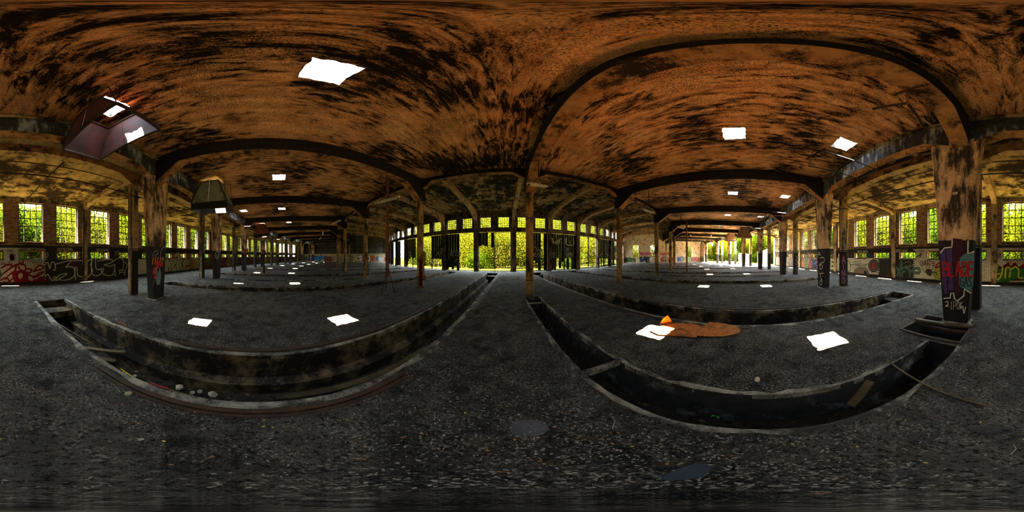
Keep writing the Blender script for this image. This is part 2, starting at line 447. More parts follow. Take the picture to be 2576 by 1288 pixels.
# ---------------------------------------------------------------- ceiling
ZC = 5.90
SKY_R = (50.15, 53.6); SW = 0.31
cm = MB()
RMID = 50.0
def cuv(p):
    v = Vector((p[0]-CX, p[1]-CY, 0)); r = v.length; t = math.atan2(v.x, -v.y); return (t*RMID, r)
def cq(a, b, c, d, m=0): cm.quad(a, b, c, d, m, [cuv(a), cuv(b), cuv(c), cuv(d)])
rs_ = [RA-0.2, 46, 48, SKY_R[0]-0.55, SKY_R[0]+0.55, 51.6, SKY_R[1]-0.55, SKY_R[1]+0.55, RB+0.2]
rnd = random.Random(3)
HOFF = {(1, 0): (0.20, 0.22), (0, 0): (0.10, -0.10), (0, 1): (-0.12, -0.15)}
for k in range(-7, 8):
    for a, b in zip(rs_[:-1], rs_[1:]):
        hole = [r for r in SKY_R if abs((a+b)/2-r) < 0.05]
        eL = lambda r: P(k-0.5, r, 0, ZC); eR = lambda r: P(k+0.5, r, 0, ZC)
        cL = lambda r: P(k, r, -0.55, ZC); cR = lambda r: P(k, r, 0.55, ZC)
        cq(eL(a), eL(b), cL(b), cL(a)); cq(cR(a), cR(b), eR(b), eR(a))
        if not hole or (k == 7):
            cq(cL(a), cL(b), cR(b), cR(a)); continue
        r0 = hole[0]; hs_, hr_ = HOFF.get((k, SKY_R.index(r0)), (0.0, 0.0)); n = 8; inner = []; outer = []; upper = []
        rag = 0.07 if (k == 0 or abs(k) == 1) else 0.03
        for side in range(4):
            for j in range(n):
                t = j/n*2-1
                s, q_ = ((t, -1), (1, t), (-t, 1), (-1, -t))[side]
                outer.append(P(k, r0+q_*0.55, s*0.55, ZC))
                rr = 1+rnd.uniform(-rag, rag)
                inner.append(P(k, r0+hr_+q_*SW*rr, hs_+s*SW*rr, ZC)); upper.append(P(k, r0+hr_+q_*SW*(rr*0.98), hs_+s*SW*(rr*0.98), ZC+0.26))
        M = len(outer)
        for j in range(M):
            jj = (j+1) % M
            cq(outer[j], inner[j], inner[jj], outer[jj])
            cm.quad(inner[j], upper[j], upper[jj], inner[jj], 1, [(0, 0)]*4)
            ov = [Vector(o_)+Vector((0, 0, 0.26)) for o_ in (outer[j], outer[jj])]
            cm.quad(upper[j], ov[0], ov[1], upper[jj], 1, [(0, 0)]*4)
for ka, kb in ((-8.08, -7.5), (7.5, 8.08)):
    cq(P(ka, RA-0.2, 0, ZC), P(ka, RB+0.2, 0, ZC), P(kb, RB+0.2, 0, ZC), P(kb, RA-0.2, 0, ZC))
ceiling = cm.build('ceiling', [MT['ceil'], MT['curb']])
tag(ceiling, 'soot-blackened orange concrete ceiling with square roof lights', 'ceiling', kind='structure')

# roof over the doors (higher) and over the window aisle (lower)
def zdoor(r): return 6.65 + (r-33.4)*0.09
def zaisle(r): return 5.68 - (r-55.3)*0.055
dm = MB(); am = MB()
for k in range(-8, 8):
    for a, b in ((32.6, 36), (36, 40), (40, RA+0.1)):
        p = [P(k, a, 0, zdoor(a)), P(k, b, 0, zdoor(b)), P(k+1, b, 0, zdoor(b)), P(k+1, a, 0, zdoor(a))]
        dm.quad(*p, 0, [cuv(v) for v in p])
    # wall between the two roof levels
    for z0, z1 in ((5.7, zdoor(RA)),):
        dm.quad(P(k, RA+0.12, 0, z0), P(k+1, RA+0.12, 0, z0), P(k+1, RA+0.12, 0, z1), P(k, RA+0.12, 0, z1), 1)
for i in range(-16, 16):
    ka, kb = i/2, (i+1)/2
    if ka >= 4.5: continue
    am.quad(P(ka, RB+0.12, 0, 5.5), P(kb, RB+0.12, 0, 5.5), P(kb, RB+0.12, 0, 6.2), P(ka, RB+0.12, 0, 6.2), 0, [(0, 0)]*4)
    for a, b in ((RB-0.35, RS), (RS, 58.2), (58.2, RW+0.45)):
        p = [P(ka, a, 0, zaisle(a)), P(ka, b, 0, zaisle(b)), P(kb, b, 0, zaisle(b)), P(kb, a, 0, zaisle(a))]
        am.quad(*p, 0, [cuv(v) for v in p])
for ka, kb in ((-8.08, -8), (8, 8.08)):
    for a, b, zf, mb_ in ((32.6, RA+0.1, zdoor, dm), (RB-0.35, RW+0.45, zaisle, am)):
        if ka > 0 and mb_ is am: continue
        p = [P(ka, a, 0, zf(a)), P(ka, b, 0, zf(b)), P(kb, b, 0, zf(b)), P(kb, a, 0, zf(a))]; mb_.quad(*p, 0, [cuv(v) for v in p])
    dm.quad(P(ka, RA+0.12, 0, 5.7), P(kb, RA+0.12, 0, 5.7), P(kb, RA+0.12, 0, zdoor(RA)), P(ka, RA+0.12, 0, zdoor(RA)), 1)
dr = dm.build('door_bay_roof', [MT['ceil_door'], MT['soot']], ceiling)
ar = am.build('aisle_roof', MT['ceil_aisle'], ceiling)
# radial beams, each a piece of its own
for j in range(-8, 8):
    k = j+0.5; n = nrm(k); hw = 0.21
    pr = [(RA-0.18, ZC+0.02), (RA-0.18, 4.62), (RA+0.17, 4.62), (45.05, 5.36), (53.5, 5.36), (54.45, 4.70), (RB+0.1, 4.70), (RB+0.1, ZC+0.02)]
    mb = MB(); mb.prism([P(k, r, -hw, z) for r, z in pr], n*(2*hw), 0, lambda i: 1 if i in (1, 2, 3, 4, 5) else 0)
    mb.build('roof_beam', [MT['soot'], MT['soffit']], ceiling)
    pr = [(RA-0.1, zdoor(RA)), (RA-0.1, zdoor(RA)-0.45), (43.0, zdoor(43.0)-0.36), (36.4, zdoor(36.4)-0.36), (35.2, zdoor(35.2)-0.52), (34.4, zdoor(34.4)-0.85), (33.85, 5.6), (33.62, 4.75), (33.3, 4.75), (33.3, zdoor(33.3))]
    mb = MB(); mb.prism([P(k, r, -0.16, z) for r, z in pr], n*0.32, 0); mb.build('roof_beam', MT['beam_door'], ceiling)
    if k < 4.6:
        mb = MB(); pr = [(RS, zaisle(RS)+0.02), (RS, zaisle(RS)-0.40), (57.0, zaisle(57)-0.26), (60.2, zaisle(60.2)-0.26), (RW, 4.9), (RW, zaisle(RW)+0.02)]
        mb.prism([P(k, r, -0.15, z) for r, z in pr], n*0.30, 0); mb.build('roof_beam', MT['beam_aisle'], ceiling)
# edge beams along the two column rows, with haunches at the columns
def edge_beam(ka, kb, r, zt, zb, w, hl, hd, mats):
    a, b = P(ka, r, 0, 0), P(kb, r, 0, 0); e = (b-a); L = e.length; e.normalize(); out = (P((ka+kb)/2, r)-Vector((CX, CY, 0))).normalized()
    prs = [(0, zt), (0, zb-hd), (0.25, zb-hd), (hl, zb), (L-hl, zb), (L-0.25, zb-hd), (L, zb-hd), (L, zt)]
    mb = MB(); mb.prism([a+e*s+Vector((0, 0, z))-out*w/2 for s, z in prs], out*w, 0, lambda i: 1 if i in (1, 2, 3, 4, 5) else 0)
    return mb.build('edge_beam', mats, ceiling)
for j in range(-8, 7):
    ka, kb = j+0.5, j+1.5
    edge_beam(ka, kb, RA, zdoor(RA)-0.02, 5.70, 0.30, 0.75, 0.32, [MT['soot'], MT['soffit']])
    edge_beam(ka, kb, RB, ZC+0.05, 5.12, 0.36, 1.0, 0.32, [MT['streaky'], MT['soffit']])
    if kb < 5: edge_beam(ka, kb, RS, zaisle(RS)+0.02, 5.32, 0.34, 0.95, 0.34, [MT['soffit'], MT['beam_aisle']])
for ka, kb in ((-8, -7.5), (7.5, 8)):
    edge_beam(ka, kb, RA, zdoor(RA)-0.02, 5.70, 0.30, 0.75, 0.32, [MT['soot'], MT['soffit']])
    edge_beam(ka, kb, RB, ZC+0.05, 5.12, 0.36, 1.0, 0.32, [MT['streaky'], MT['soffit']])

# ---------------------------------------------------------------- columns
BSH = {0.5: 0.17, -0.5: -0.05, 1.5: 0.10}
def colB(k, label, group=None):
    o = thing('tapered_column', label, 'column', P(k, RB, BSH.get(k, 0.0)), th(k), group)
    # local x = along the row, local y = towards the turntable
    rings = []
    for z, w in ((0, 0.60), (1.2, 0.78), (2.4, 0.94), (3.6, 1.10), (4.95, 1.30)):
        d = 0.36 if z < 4 else 0.40
        c = 0.035
        rings.append([(-w/2+c, d/2, z), (-w/2, d/2-c, z), (-w/2, -d/2+c, z), (-w/2+c, -d/2, z), (w/2-c, -d/2, z), (w/2, -d/2+c, z), (w/2, d/2-c, z), (w/2-c, d/2, z)])
    mb = MB(); mb.loft(rings); mb.build('shaft', MT['colB'], o)
    mb = MB(); mb.loft([[(-0.38, 0.26, -0.02), (-0.38, -0.26, -0.02), (0.38, -0.26, -0.02), (0.38, 0.26, -0.02)], [(-0.33, 0.21, 0.05), (-0.33, -0.21, 0.05), (0.33, -0.21, 0.05), (0.33, 0.21, 0.05)]]); mb.build('footing', MT['curb'], o)
    return o
def colA(k, label, group=None):
    o = thing('slender_column', label, 'column', P(k, RA), th(k), group)
    mb = MB(); r = 0.175; rings = []
    z0 = -0.45 if k in DUCTS and k == 0.5 else 0.0
    for z in (z0, 1.0, 2.2, 3.4, 4.62):
        rings.append([(r*1.0*math.cos(math.pi/8+i*math.pi/4)*(1+0.02*math.sin(z*7+i)), r*math.sin(math.pi/8+i*math.pi/4)*(1+0.02*math.cos(z*5+i)), z) for i in range(8)])
    mb.loft(rings); mb.build('shaft', MT['colA'], o)
    for z in (3.35, 0.62):
        b = MB(); b.tube([(0, 0, z), (0, 0, z+0.035)], 0.192, 10); b.build('band', MT['steel'], o)
    return o
def colS(k, label, group=None):
    o = thing('square_column', label, 'column', P(k, RS), th(k), group)
    mb = MB(); w = 0.17; c = 0.025
    mb.loft([[(-w+c, w, z), (-w, w-c, z), (-w, -w+c, z), (-w+c, -w, z), (w-c, -w, z), (w, -w+c, z), (w, w-c, z), (w-c, w, z)] for z in (0, 2.5, 5.0)])
    mb.build('shaft', MT['colS'], o)
    mb = MB(); mb.cbox((0.235, 0.05, 2.5), 0.09, 0.16, 5.0); mb.build('side_post', MT['post'], o)
    for z in (2.0, 4.4):
        b = MB(); b.cbox((0.03, 0.0, z), 0.52, 0.37, 0.04); b.build('band', MT['steel'], o)
    return o
BL = {0.5: 'broad tapered column with purple and teal paint beside the open hatch', -0.5: 'tapered column with orange, red and white spray drawing on its dark foot',
      1.5: 'tapered column with tall cream letters on its dark foot', -1.5: 'tapered column with a pale scrawled oval on its foot beside the green hood'}
AL = {0.5: 'slender column standing in the end of the narrow cable duct', -0.5: 'slender column with an orange stroke and red foot near the tripod', -1.5: 'slender column with an orange looped stroke and a bent pipe at its foot',
      1.5: 'slender column with pale block letters and an iron band near its foot'}
SL = {-0.5: 'rough square column with dark side post near the orange-painted tapered column', 1.5: 'square column with pink letters on a black foot', -1.5: 'square column with vertical white letters on its black foot',
      0.5: 'square column hidden behind the purple and teal column', 2.5: 'square column with white zigzag tag on its foot'}
COLB, COLA, COLS = {}, {}, {}
for j in range(-8, 8):
    k = j+0.5
    side = 'towards the metal-clad end wall' if k < 0 else 'towards the collapsed end'
    COLB[k] = colB(k, BL.get(k, 'plain tapered concrete column in the row '+side), None if k in BL else 'tapered columns '+side)
    COLA[k] = colA(k, AL.get(k, 'plain slender brown column in the row '+side), None if k in AL else 'slender columns '+side)
    if k < 7: COLS[k] = colS(k, SL.get(k, 'plain square column of the aisle '+side), None if k in SL else 'square columns '+side)

# ---------------------------------------------------------------- outer wall with its windows
MT['brick_wall'] = None
def m_brickplane():
    t = NT('brick_wall'); uv = t.uv()
    nd = t.n('ShaderNodeTexBrick'); t.L(uv, nd.inputs['Vector']); nd.inputs['Scale'].default_value = 1.0
    nd.inputs['Brick Width'].default_value = 0.25; nd.inputs['Row Height'].default_value = 0.077; nd.inputs['Mortar Size'].default_value = 0.006
    nd.inputs['Color1'].default_value = (0.21, 0.12, 0.055, 1); nd.inputs['Color2'].default_value = (0.34, 0.23, 0.11, 1); nd.inputs['Mortar'].default_value = (0.07, 0.055, 0.035, 1)
    c = t.mix(t.ramp(t.noise(t.pos(), 1.2, 5), [(0.5, 0.0), (0.66, 0.85)]), nd.outputs[0], (0.03, 0.024, 0.016))
    return t.bsdf(c, 0.9, 0, t.bump(nd.outputs['Fac'], -0.5, 0.01))
MT['brick_wall'] = m_brickplane()
def m_brick(name, a, b, c_, worn=0.25):
    t = NT(name); r = t.n('ShaderNodeObjectInfo').outputs['Random']; g = t.n('ShaderNodeTexCoord').outputs['UV']
    v = t.math('FRACT', t.math('ADD', r, t.xyz(g)[0]))
    c = t.ramp(v, [(0.0, a), (0.45, b), (0.8, c_), (1.0, a)])
    f = t.noise(t.pos(), 22, 4, 0.7)
    c = t.mix(t.ramp(f, [(0.55, 0.0), (0.70, worn*2)]), c, (0.05, 0.035, 0.022))
    return t.bsdf(c, 0.9, 0, t.bump(f, 0.4, 0.01))
MT['brick'] = m_brick('ochre_brick', (0.30, 0.175, 0.075), (0.44, 0.30, 0.145), (0.20, 0.085, 0.045))
MT['brick_red'] = m_brick('red_brick', (0.30, 0.11, 0.055), (0.42, 0.28, 0.14), (0.20, 0.062, 0.038))
MT['brick_white'] = m_brick('white_painted_brick', (0.66, 0.59, 0.44), (0.58, 0.51, 0.37), (0.72, 0.65, 0.50), 0.38)
MT['brick_black'] = m_brick('black_painted_brick', (0.022, 0.018, 0.014), (0.032, 0.026, 0.018), (0.016, 0.013, 0.011), 0.5)
MT['mortar'] = flat('mortar', (0.075, 0.058, 0.035), 0.95)
BRICKM = [MT['brick'], MT['brick_red'], MT['brick_white'], MT['brick_black']]
def zone(px, z):
    """which paint a brick of the near wall carries, by the place it has on the wall"""
    if z > 2.30: return 1 if (z < 4.6 and random.random() < 0.35) else 0
    if px > 2576: px -= 2576
    if px < 0: px += 2576
    if px < 113 or px > 2466: return 2
    if px < 335: return 3 if not (130 < px < 145 and z < .4) else 0
    if px < 560: return 2 if z < 1.45 else 3
    if 2300 < px: return 2
    if 2212 < px: return 3
    if 2100 < px: return 2 if z < 1.5 else 3
    return random.choice([0, 2, 1])

WIN_W, WZ0, WZ1, LZ0, LZ1 = 1.52, 2.56, 5.09, 1.48, 1.99
WX = (-2.42, 0.0, 2.42)
class Facet:
    """a flat bay of wall; u runs to the right for someone facing it from inside, off is towards the inside"""
    def __init__(s, k, R, outer):
        a, b = P(k-0.5, R), P(k+0.5, R); s.k = k
        s.o = (a+b)/2; s.L = (b-a).length
        e = (b-a).normalized(); s.u = -e if outer else e
        s.n = Vector((CX, CY, 0)) - s.o; s.n.z = 0; s.n.normalize()
        if not outer: s.n = -s.n
        s.rz = math.atan2(s.u.y, s.u.x)
    def p(s, u, z, off=0.0):
        q = s.o + s.u*u + s.n*off; q.z = z; return q
    def hit(s, x, y, off=0.0):
        return hit(x, y, s.p(0, 0, off), s.n)
FO = {k: Facet(k, RW, True) for k in range(-7, 8)}
FD = {k: Facet(k, RD, False) for k in range(-7, 8)}
wall_outer = thing('wall_outer', 'curved window wall of brick piers above a graffitied base', 'wall', kind='structure')
LASTW = 4
brick_objs = []; unit_brick = {}
for bm_i in range(4):
    b = MB(); b.box((-0.119, -0.012, -0.032), (0.238, 0, 0), (0, 0.012, 0), (0, 0, 0.064)); unit_brick[bm_i] = b.mesh('brick', BRICKM[bm_i])
near_bricks = []; PANEL = {}
for k in range(-7, LASTW+1):
    F = FO[k]; L = F.L; near = k in (-1, 0, 1, 2)
    mb = MB(); depth = 0.38
    def panel(u0, u1, z0, z1, m=0):
        p = [F.p(u0, z0), F.p(u1, z0), F.p(u1, z1), F.p(u0, z1)]
        mb.quad(*p, m, [(u0+k*8, z0), (u1+k*8, z0), (u1+k*8, z1), (u0+k*8, z1)])
    h = L/2
    us = [-h] + [v for w in WX for v in (w-WIN_W/2, w+WIN_W/2)] + [h]
    solid = [(-h, h, 0.0, LZ0), (-h, h, LZ1, 2.28), (-h, h, 2.28, WZ0), (-h, h, WZ1, 5.60)]
    for i in range(0, len(us), 2):
        solid += [(us[i], us[i+1], LZ0, LZ1), (us[i], us[i+1], WZ0, WZ1)]
    for (u0, u1, z0, z1) in solid:
        m = 1 if (z0 == WZ1) else (2 if z0 in (LZ1, 2.28) else 0)
        panel(u0, u1, z0, z1, m)
    # reveals of the openings
    for w in WX:
        for z0, z1 in ((LZ0, LZ1), (WZ0, WZ1)):
            a, b = w-WIN_W/2, w+WIN_W/2
            for (ua, za, ub, zb) in ((a, z0, a, z1), (b, z1, b, z0), (b, z0, a, z0), (a, z1, b, z1)):
                mb.quad(F.p(ua, za), F.p(ub, zb), F.p(ub, zb, -depth), F.p(ua, za, -depth), 0 if not near else 3, [(ua, za), (ub, zb), (ub+.3, zb), (ua+.3, za)])
    base = MT['mortar'] if near else MT['brick_wall']
    wp = mb.build('wall_panel', [base, MT['lintel'], MT['darkband'], MT['brick_wall']], wall_outer)
    PANEL[k] = wp
    # ledge and pilaster
    lg = MB(); lg.box(F.p(-h, 2.24, 0), F.u*L, F.n*0.09, (0, 0, 0.07)); lg.build('wall_ledge', MT['darkband'], wp)
    sk = MB(); sk.box(F.p(-h, 0.0, 0), F.u*L, F.n*0.05, (0, 0, 0.10)); sk.build('wall_footing', MT['darkband'], wp)
    for i, w in enumerate(WX):
        sl = MB(); sl.box(F.p(w-WIN_W/2-0.06, WZ0-0.07, -0.1), F.u*(WIN_W+0.12), F.n*0.15, (0, 0, 0.07)); sl.build('window_sill', MT['lintel'], wp)
    pl = MB(); pc = P(k+0.5, RW-0.06)
    for s_, r_, h_ in ((0.18, 0.12, 5.4),):
        pl.box(P(k+0.5, RW-0.13, -0.18, 0.0), nrm(k+0.5)*0.36, dirv(k+0.5)*0.2, (0, 0, h_))
    pl.build('pilaster', MT['lintel'], wp)
    if k in (0, -1):
        pp = MB(); pp.tube([P(k+0.5 if k else -0.5, RW-0.20, 0.12, 0.0), P(k+0.5 if k else -0.5, RW-0.20, 0.12, 5.1)], 0.035, 6); pp.build('downpipe', MT['rust_dark'], wp)
    if near:
        zr = 0.12; row = 0
        while zr < WZ1-0.03:
            zc = zr+0.0385; iv = [(-h+0.19, h-0.19)]
            if (LZ0-0.03 < zc < LZ1+0.03) or (WZ0-0.10 < zc < WZ1+0.03):
                g = 0.07 if WZ0-0.10 < zc < WZ0 else 0.0
                iv = [(us[i]+(0.19 if i == 0 else g), us[i+1]-(0.19 if i == 6 else g)) for i in range(0, 8, 2)]
            if not (2.20 < zc < 2.34):
                u = -h + 0.125*(row % 2) - 0.25
                while u < h:
                    for (i0, i1) in iv:
                        a0, a1 = max(u+0.006, i0), min(u+0.244, i1)
                        if a1-a0 > 0.04:
                            c = ((a0+a1)/2, zc); q = F.p(c[0], c[1])
                            near_bricks.append(((q-CAMP).length, k, c, zone(azpx(q), zc), a1-a0))
                    u += 0.25
            zr += 0.077; row += 1
near_bricks.sort(key=lambda t: t[0])
rest = {}; nb = 0
for (d, k, c, zn, wd) in near_bricks:
    F = FO[k]
    if nb < 290 and wd > 0.23:
        nb += 1
        o = obj('brick', unit_brick[zn], PANEL[k])
        o.location = F.p(c[0], c[1], random.uniform(0, .004)); o.rotation_euler = (0, 0, F.rz)
    else:
        mbk = rest.setdefault((k, zn), MB()); e = 0.012+random.uniform(-0.002, .004)
        n0 = len(mbk.f)
        mbk.box(F.p(c[0]-wd/2, c[1]-0.032, 0.0), F.u*wd, F.n*e, (0, 0, 0.064))
        v = random.random()
        for fi in range(n0, len(mbk.f)): mbk.uv[fi] = [(v, 0)]*4
        mbk.has_uv = True
for (k, zn), mbk in rest.items():
    o = mbk.build('brickwork', BRICKM[zn], PANEL[k]); o['kind'] = 'stuff'

# ---------------------------------------------------------------- windows
def m_glass():
    t = NT('dusty_glass'); tr = t.n('ShaderNodeBsdfTransparent'); gl = t.n('ShaderNodeBsdfGlossy'); gl.inputs['Roughness'].default_value = 0.08
    tr.inputs[0].default_value = (0.95, 0.98, 0.95, 1); mx = t.n('ShaderNodeMixShader'); mx.inputs[0].default_value = 0.05
    t.L(tr.outputs[0], mx.inputs[1]); t.L(gl.outputs[0], mx.inputs[2]); t.L(mx.outputs[0], t.out.inputs[0]); return t.mat
MT['glass'] = m_glass()
def bar_mesh(l, w, dpt, vertical):
    b = MB()
    if vertical: b.box((-w/2, -dpt/2, 0), (w, 0, 0), (0, dpt, 0), (0, 0, l))
    else: b.box((0, -dpt/2, -w/2), (l, 0, 0), (0, dpt, 0), (0, 0, w))
    return b.mesh('glazing_bar', MT['bar'])
def frame_mesh(w, h_, t, d):
    b = MB()
    b.box((-w/2, -d/2, 0), (w, 0, 0), (0, d, 0), (0, 0, t)); b.box((-w/2, -d/2, h_-t), (w, 0, 0), (0, d, 0), (0, 0, t))
    b.box((-w/2, -d/2, t), (t, 0, 0), (0, d, 0), (0, 0, h_-2*t)); b.box((w/2-t, -d/2, t), (t, 0, 0), (0, d, 0), (0, 0, h_-2*t))
    return b.mesh('window_frame', MT['bar'])
def pane_mesh(w, h_):
    b = MB(); b.box((0, -0.002, 0), (w, 0, 0), (0, 0.004, 0), (0, 0, h_)); return b.mesh('pane', MT['glass'])
WN = [0]; GM = {}
def grid_window(loc, rz, w, h_, cols, rows, label, group, panes=True, casement=False, bw=0.046, broken=0.12, seed=0):
    rd = random.Random(seed*31+5)
    WN[0] += 1
    o = thing('window_%d' % WN[0], label, 'window', loc, rz, group, 'structure')
    key = (w, h_, cols, rows, bw)
    if key not in GM:
        GM[key] = (frame_mesh(w, h_, 0.045, 0.06), bar_mesh(h_-0.09, bw, 0.035, True), bar_mesh(w-0.09, bw, 0.03, False), pane_mesh(w/cols, h_/rows), pane_mesh(w-0.09, h_-0.09))
    fr, vb, hb, pm, big = GM[key]
    f = obj('window_frame', fr, o)
    for i in range(1, cols):
        b = obj('glazing_bar', vb, o); b.location = (-w/2+i*w/cols, 0, 0.045)
        if casement and i == cols//2: b.scale = (1, 1, 1-2.0/rows); b.location.z = 2*h_/rows
    for j in range(1, rows):
        b = obj('glazing_bar', hb, o); b.location = (-w/2+0.045, 0, j*h_/rows)
        if casement and j == 1: b.scale = (0.26, 1, 1)
    if casement:
        cb = MB(); cw, chh = 2*w/cols, 2*h_/rows
        x0 = -w/2 + w/cols
        for (a, b_) in (((x0, 0, 0.03), (x0+cw, 0, 0.03)), ((x0, 0, chh), (x0+cw, 0, chh)), ((x0, 0, 0.03), (x0, 0, chh)), ((x0+cw, 0, 0.03), (x0+cw, 0, chh))):
            cb.bar(a, b_, 0.05, 0.05)
        cb.build('casement_frame', MT['bar'], o)
    if panes:
        for i in range(cols):
            for j in range(rows):
                if rd.random() < broken or (casement and i in (1, 2) and j in (0, 1)): continue
                p = obj('pane', pm, o); p.location = (-w/2+i*w/cols, 0, j*h_/rows)
    else:
        p = obj('pane', big, o); p.location = (-w/2+0.045, 0, 0.045)
    return o
for k in range(-7, LASTW+1):
    F = FO[k]; near = abs(k) <= 2
    for i, w in enumerate(WX):
        cas = (k*3+i) % 5 == 1
        grid_window(F.p(w, WZ0, -0.20), F.rz, WIN_W, WZ1-WZ0, 4, 5, 'tall steel window with an opening casement in the brick wall' if cas else 'tall steel window of twenty panes in the brick wall',
                    'tall casement windows of the brick wall' if cas else 'tall windows of the brick wall', near, cas, seed=k*7+i+100)
        grid_window(F.p(w, LZ0, -0.20), F.rz, WIN_W, LZ1-LZ0, 4, 1, 'low strip window of four panes under the wall ledge', 'low strip windows', near, False, seed=k*9+i+300)

# ---------------------------------------------------------------- wall of the doors
wall_inner = thing('wall_inner', 'wall of tall door bays with clerestory windows', 'wall', kind='structure')
DZ, UZ0, UZ1 = 4.33, 4.79, 6.0
UW, UX = 1.20, 0.98
for k in range(-7, 8):
    F = FD[k]; h = F.L/2
    ln = MB(); ln.box(F.p(-h, DZ, -0.15), F.u*F.L, F.n*0.35, (0, 0, UZ0-DZ)); lint = ln.build('door_lintel', MT['post'], wall_inner)
    tp = MB(); tp.box(F.p(-h, UZ1, -0.1), F.u*F.L, F.n*0.25, (0, 0, 0.85))
    us = [-h, -UX-UW/2, -UX+UW/2, UX-UW/2, UX+UW/2, h]
    for i in (0, 2, 4): tp.box(F.p(us[i], UZ0, -0.1), F.u*(us[i+1]-us[i]), F.n*0.25, (0, 0, UZ1-UZ0))
    tp.build('clerestory_wall', MT['post'], wall_inner)
    ps = MB(); kk = k+0.5
    ps.box(P(kk, RD-0.2, -0.25, 0), nrm(kk)*0.5, dirv(kk)*0.42, (0, 0, 4.9)); ps.build('door_post', MT['post'], wall_inner)
    if k == -7:
        ps = MB(); ps.box(P(-7.5, RD-0.2, -0.25, 0), nrm(-7.5)*0.5, dirv(-7.5)*0.42, (0, 0, 4.9)); ps.build('door_post', MT['post'], wall_inner)
    for s in (-1, 1):
        grid_window(F.p(s*UX, UZ0, 0.0), F.rz, UW, UZ1-UZ0, 5, 5, 'small clerestory window of fine panes above the doors', 'clerestory windows over the doors', False, False, 0.03, seed=k*5+s+500)

for ka, kb in ((-8.02, -7.5), (7.5, 8.02)):
    ep = MB(); a, b = P(ka, RD), P(kb, RD); ep.prism([a, b, b+Vector((0, 0, 7.0)), a+Vector((0, 0, 7.0))], dirv(kb)*0.3); ep.build('end_panel', MT['post'], wall_inner)
    if ka < 0:
        ep = MB(); a, b = P(ka, RW), P(kb, RW); ep.prism([a, b, b+Vector((0, 0, 5.7)), a+Vector((0, 0, 5.7))], dirv(kb)*0.3); ep.build('end_panel', MT['lintel'], wall_outer)
# door leaves: steel frame, braces and corrugated strips, many of them torn off
DN = [0]
def corr(w, z0, z1, jag=0.0):
    b = MB(); n = 8; top = []; bot = []
    for i in range(n+1):
        x = w*i/n; y = 0.012*(1 if i % 2 else -1)
        top.append((x, y, z1)); bot.append((x, y, z0+random.uniform(-jag, jag)))
    for i in range(n):
        b.quad(bot[i], bot[i+1], top[i+1], top[i]); 
    return b
def leaf(k, side, sheets, label, braces=True, swing=0.0):
    F = FD[k]; h = F.L/2; w = h-0.25-0.02
    DN[0] += 1
    hinge = -h+0.25 if side == 'L' else h-0.25
    base = F.p(hinge, 0.02, 0.05)
    o = thing('door_%d' % DN[0], label, 'door', base, F.rz + (swing if side == 'L' else -swing), None, 'structure')
    sg = 1 if side == 'L' else -1
    H = DZ-0.06
    fr = MB()
    for x in (0.03, w-0.03): fr.bar((sg*x, 0, 0), (sg*x, 0, H), 0.07, 0.06)
    for z in (0.06, H*0.33, H*0.66, H-0.04): fr.bar((0, 0, z), (sg*w, 0, z), 0.05, 0.045)
    fr.build('leaf_frame', MT['steel'], o)
    if braces:
        for (a, c) in (((0.05, 0.08), (w-0.05, H*0.33)), ((w-0.05, H*0.33), (0.05, H*0.66)), ((0.05, H*0.66), (w-0.05, H-0.05))):
            b = MB(); b.bar((sg*a[0], 0.03, a[1]), (sg*c[0], 0.03, c[1]), 0.04, 0.04); b.build('brace', MT['steel'], o)
    if sheets:
        sw = (w-0.06)/len(sheets)
        for i, sp in enumerate(sheets):
            if sp is None: continue
            c = corr(sw-0.006, sp[0], sp[1], 0.08 if sp[0] > 0.2 else 0.02); s_ = c.build('sheet_panel', MT['sheet'], o)
            s_.location = ((0.03+i*sw) if sg > 0 else (-0.03-(i+1)*sw), 0.045, 0)
    return o
T = 4.27
def full(*zs): return [(z, T) if z is not None else None for z in zs]
leaf(0, 'L', full(2.75, 2.85, 2.7, None, 2.6), 'door leaf with only torn upper sheets left, beside the bare braced leaf')
leaf(0, 'R', None, 'bare braced door leaf overgrown with green, beside the torn-sheeted leaf')
leaf(-1, 'L', full(0.05, 0.35, 0.1, 0.5, 0.0), 'dark sheeted door leaf with looped white tags and a ragged foot')
leaf(-2, 'L', None, 'bare door frame behind the orange-striped slender column')
leaf(-2, 'R', full(1.35, 1.3, 1.35, 1.3, 1.35), 'door leaf sheeted above and open below, with pale tags')
leaf(-3, 'L', full(0.15, 0.8, 1.2, 1.5, 1.4), 'door leaf with stepped torn sheets and a white tag')
leaf(-3, 'R', full(1.4, 1.4, None, 1.4, 1.4), 'door leaf with a narrow bright slot between sheets')
leaf(-4, 'L', full(0.05, 0.05, 0.1, 0.05, 0.05), 'dark door leaf with blue tag, standing closed')
leaf(-5, 'L', full(0.05, 0.05, 0.1, 0.05, 0.05), 'dark closed door leaf next beyond the blue-tagged leaf')
leaf(-6, 'L', full(0.05, 0.05, 0.1, 0.05, 0.05), 'last dark door leaf before the metal-clad end wall')
leaf(1, 'L', None, 'bare braced door leaf beside the column in the duct')
leaf(1, 'R', full(0.02, None, 0.05, 0.9, 1.2), 'dark door leaf with teal letters and a torn foot')
leaf(2, 'L', full(0.05, 0.05, 1.45, 0.2, 1.0), 'brown-black door leaf with a round skull drawn on it')
leaf(2, 'R', full(0.05, 0.1, 1.45, 0.05, 1.45), 'brown-black door leaf with scribbled tags and tall slots cut below')
leaf(3, 'L', None, 'empty door frame with leaning stems behind, bent board at its foot')
leaf(3, 'R', None, 'empty door frame with a broken rail, next to the closed pair')
leaf(4, 'L', full(0.05, 1.3, 0.05, 1.3, 0.05), 'closed brown door leaf with crossed braces, left of a pair')
leaf(4, 'R', full(0.05, 0.05, 1.3, 0.05, 1.3), 'closed brown door leaf with crossed braces, right of a pair')
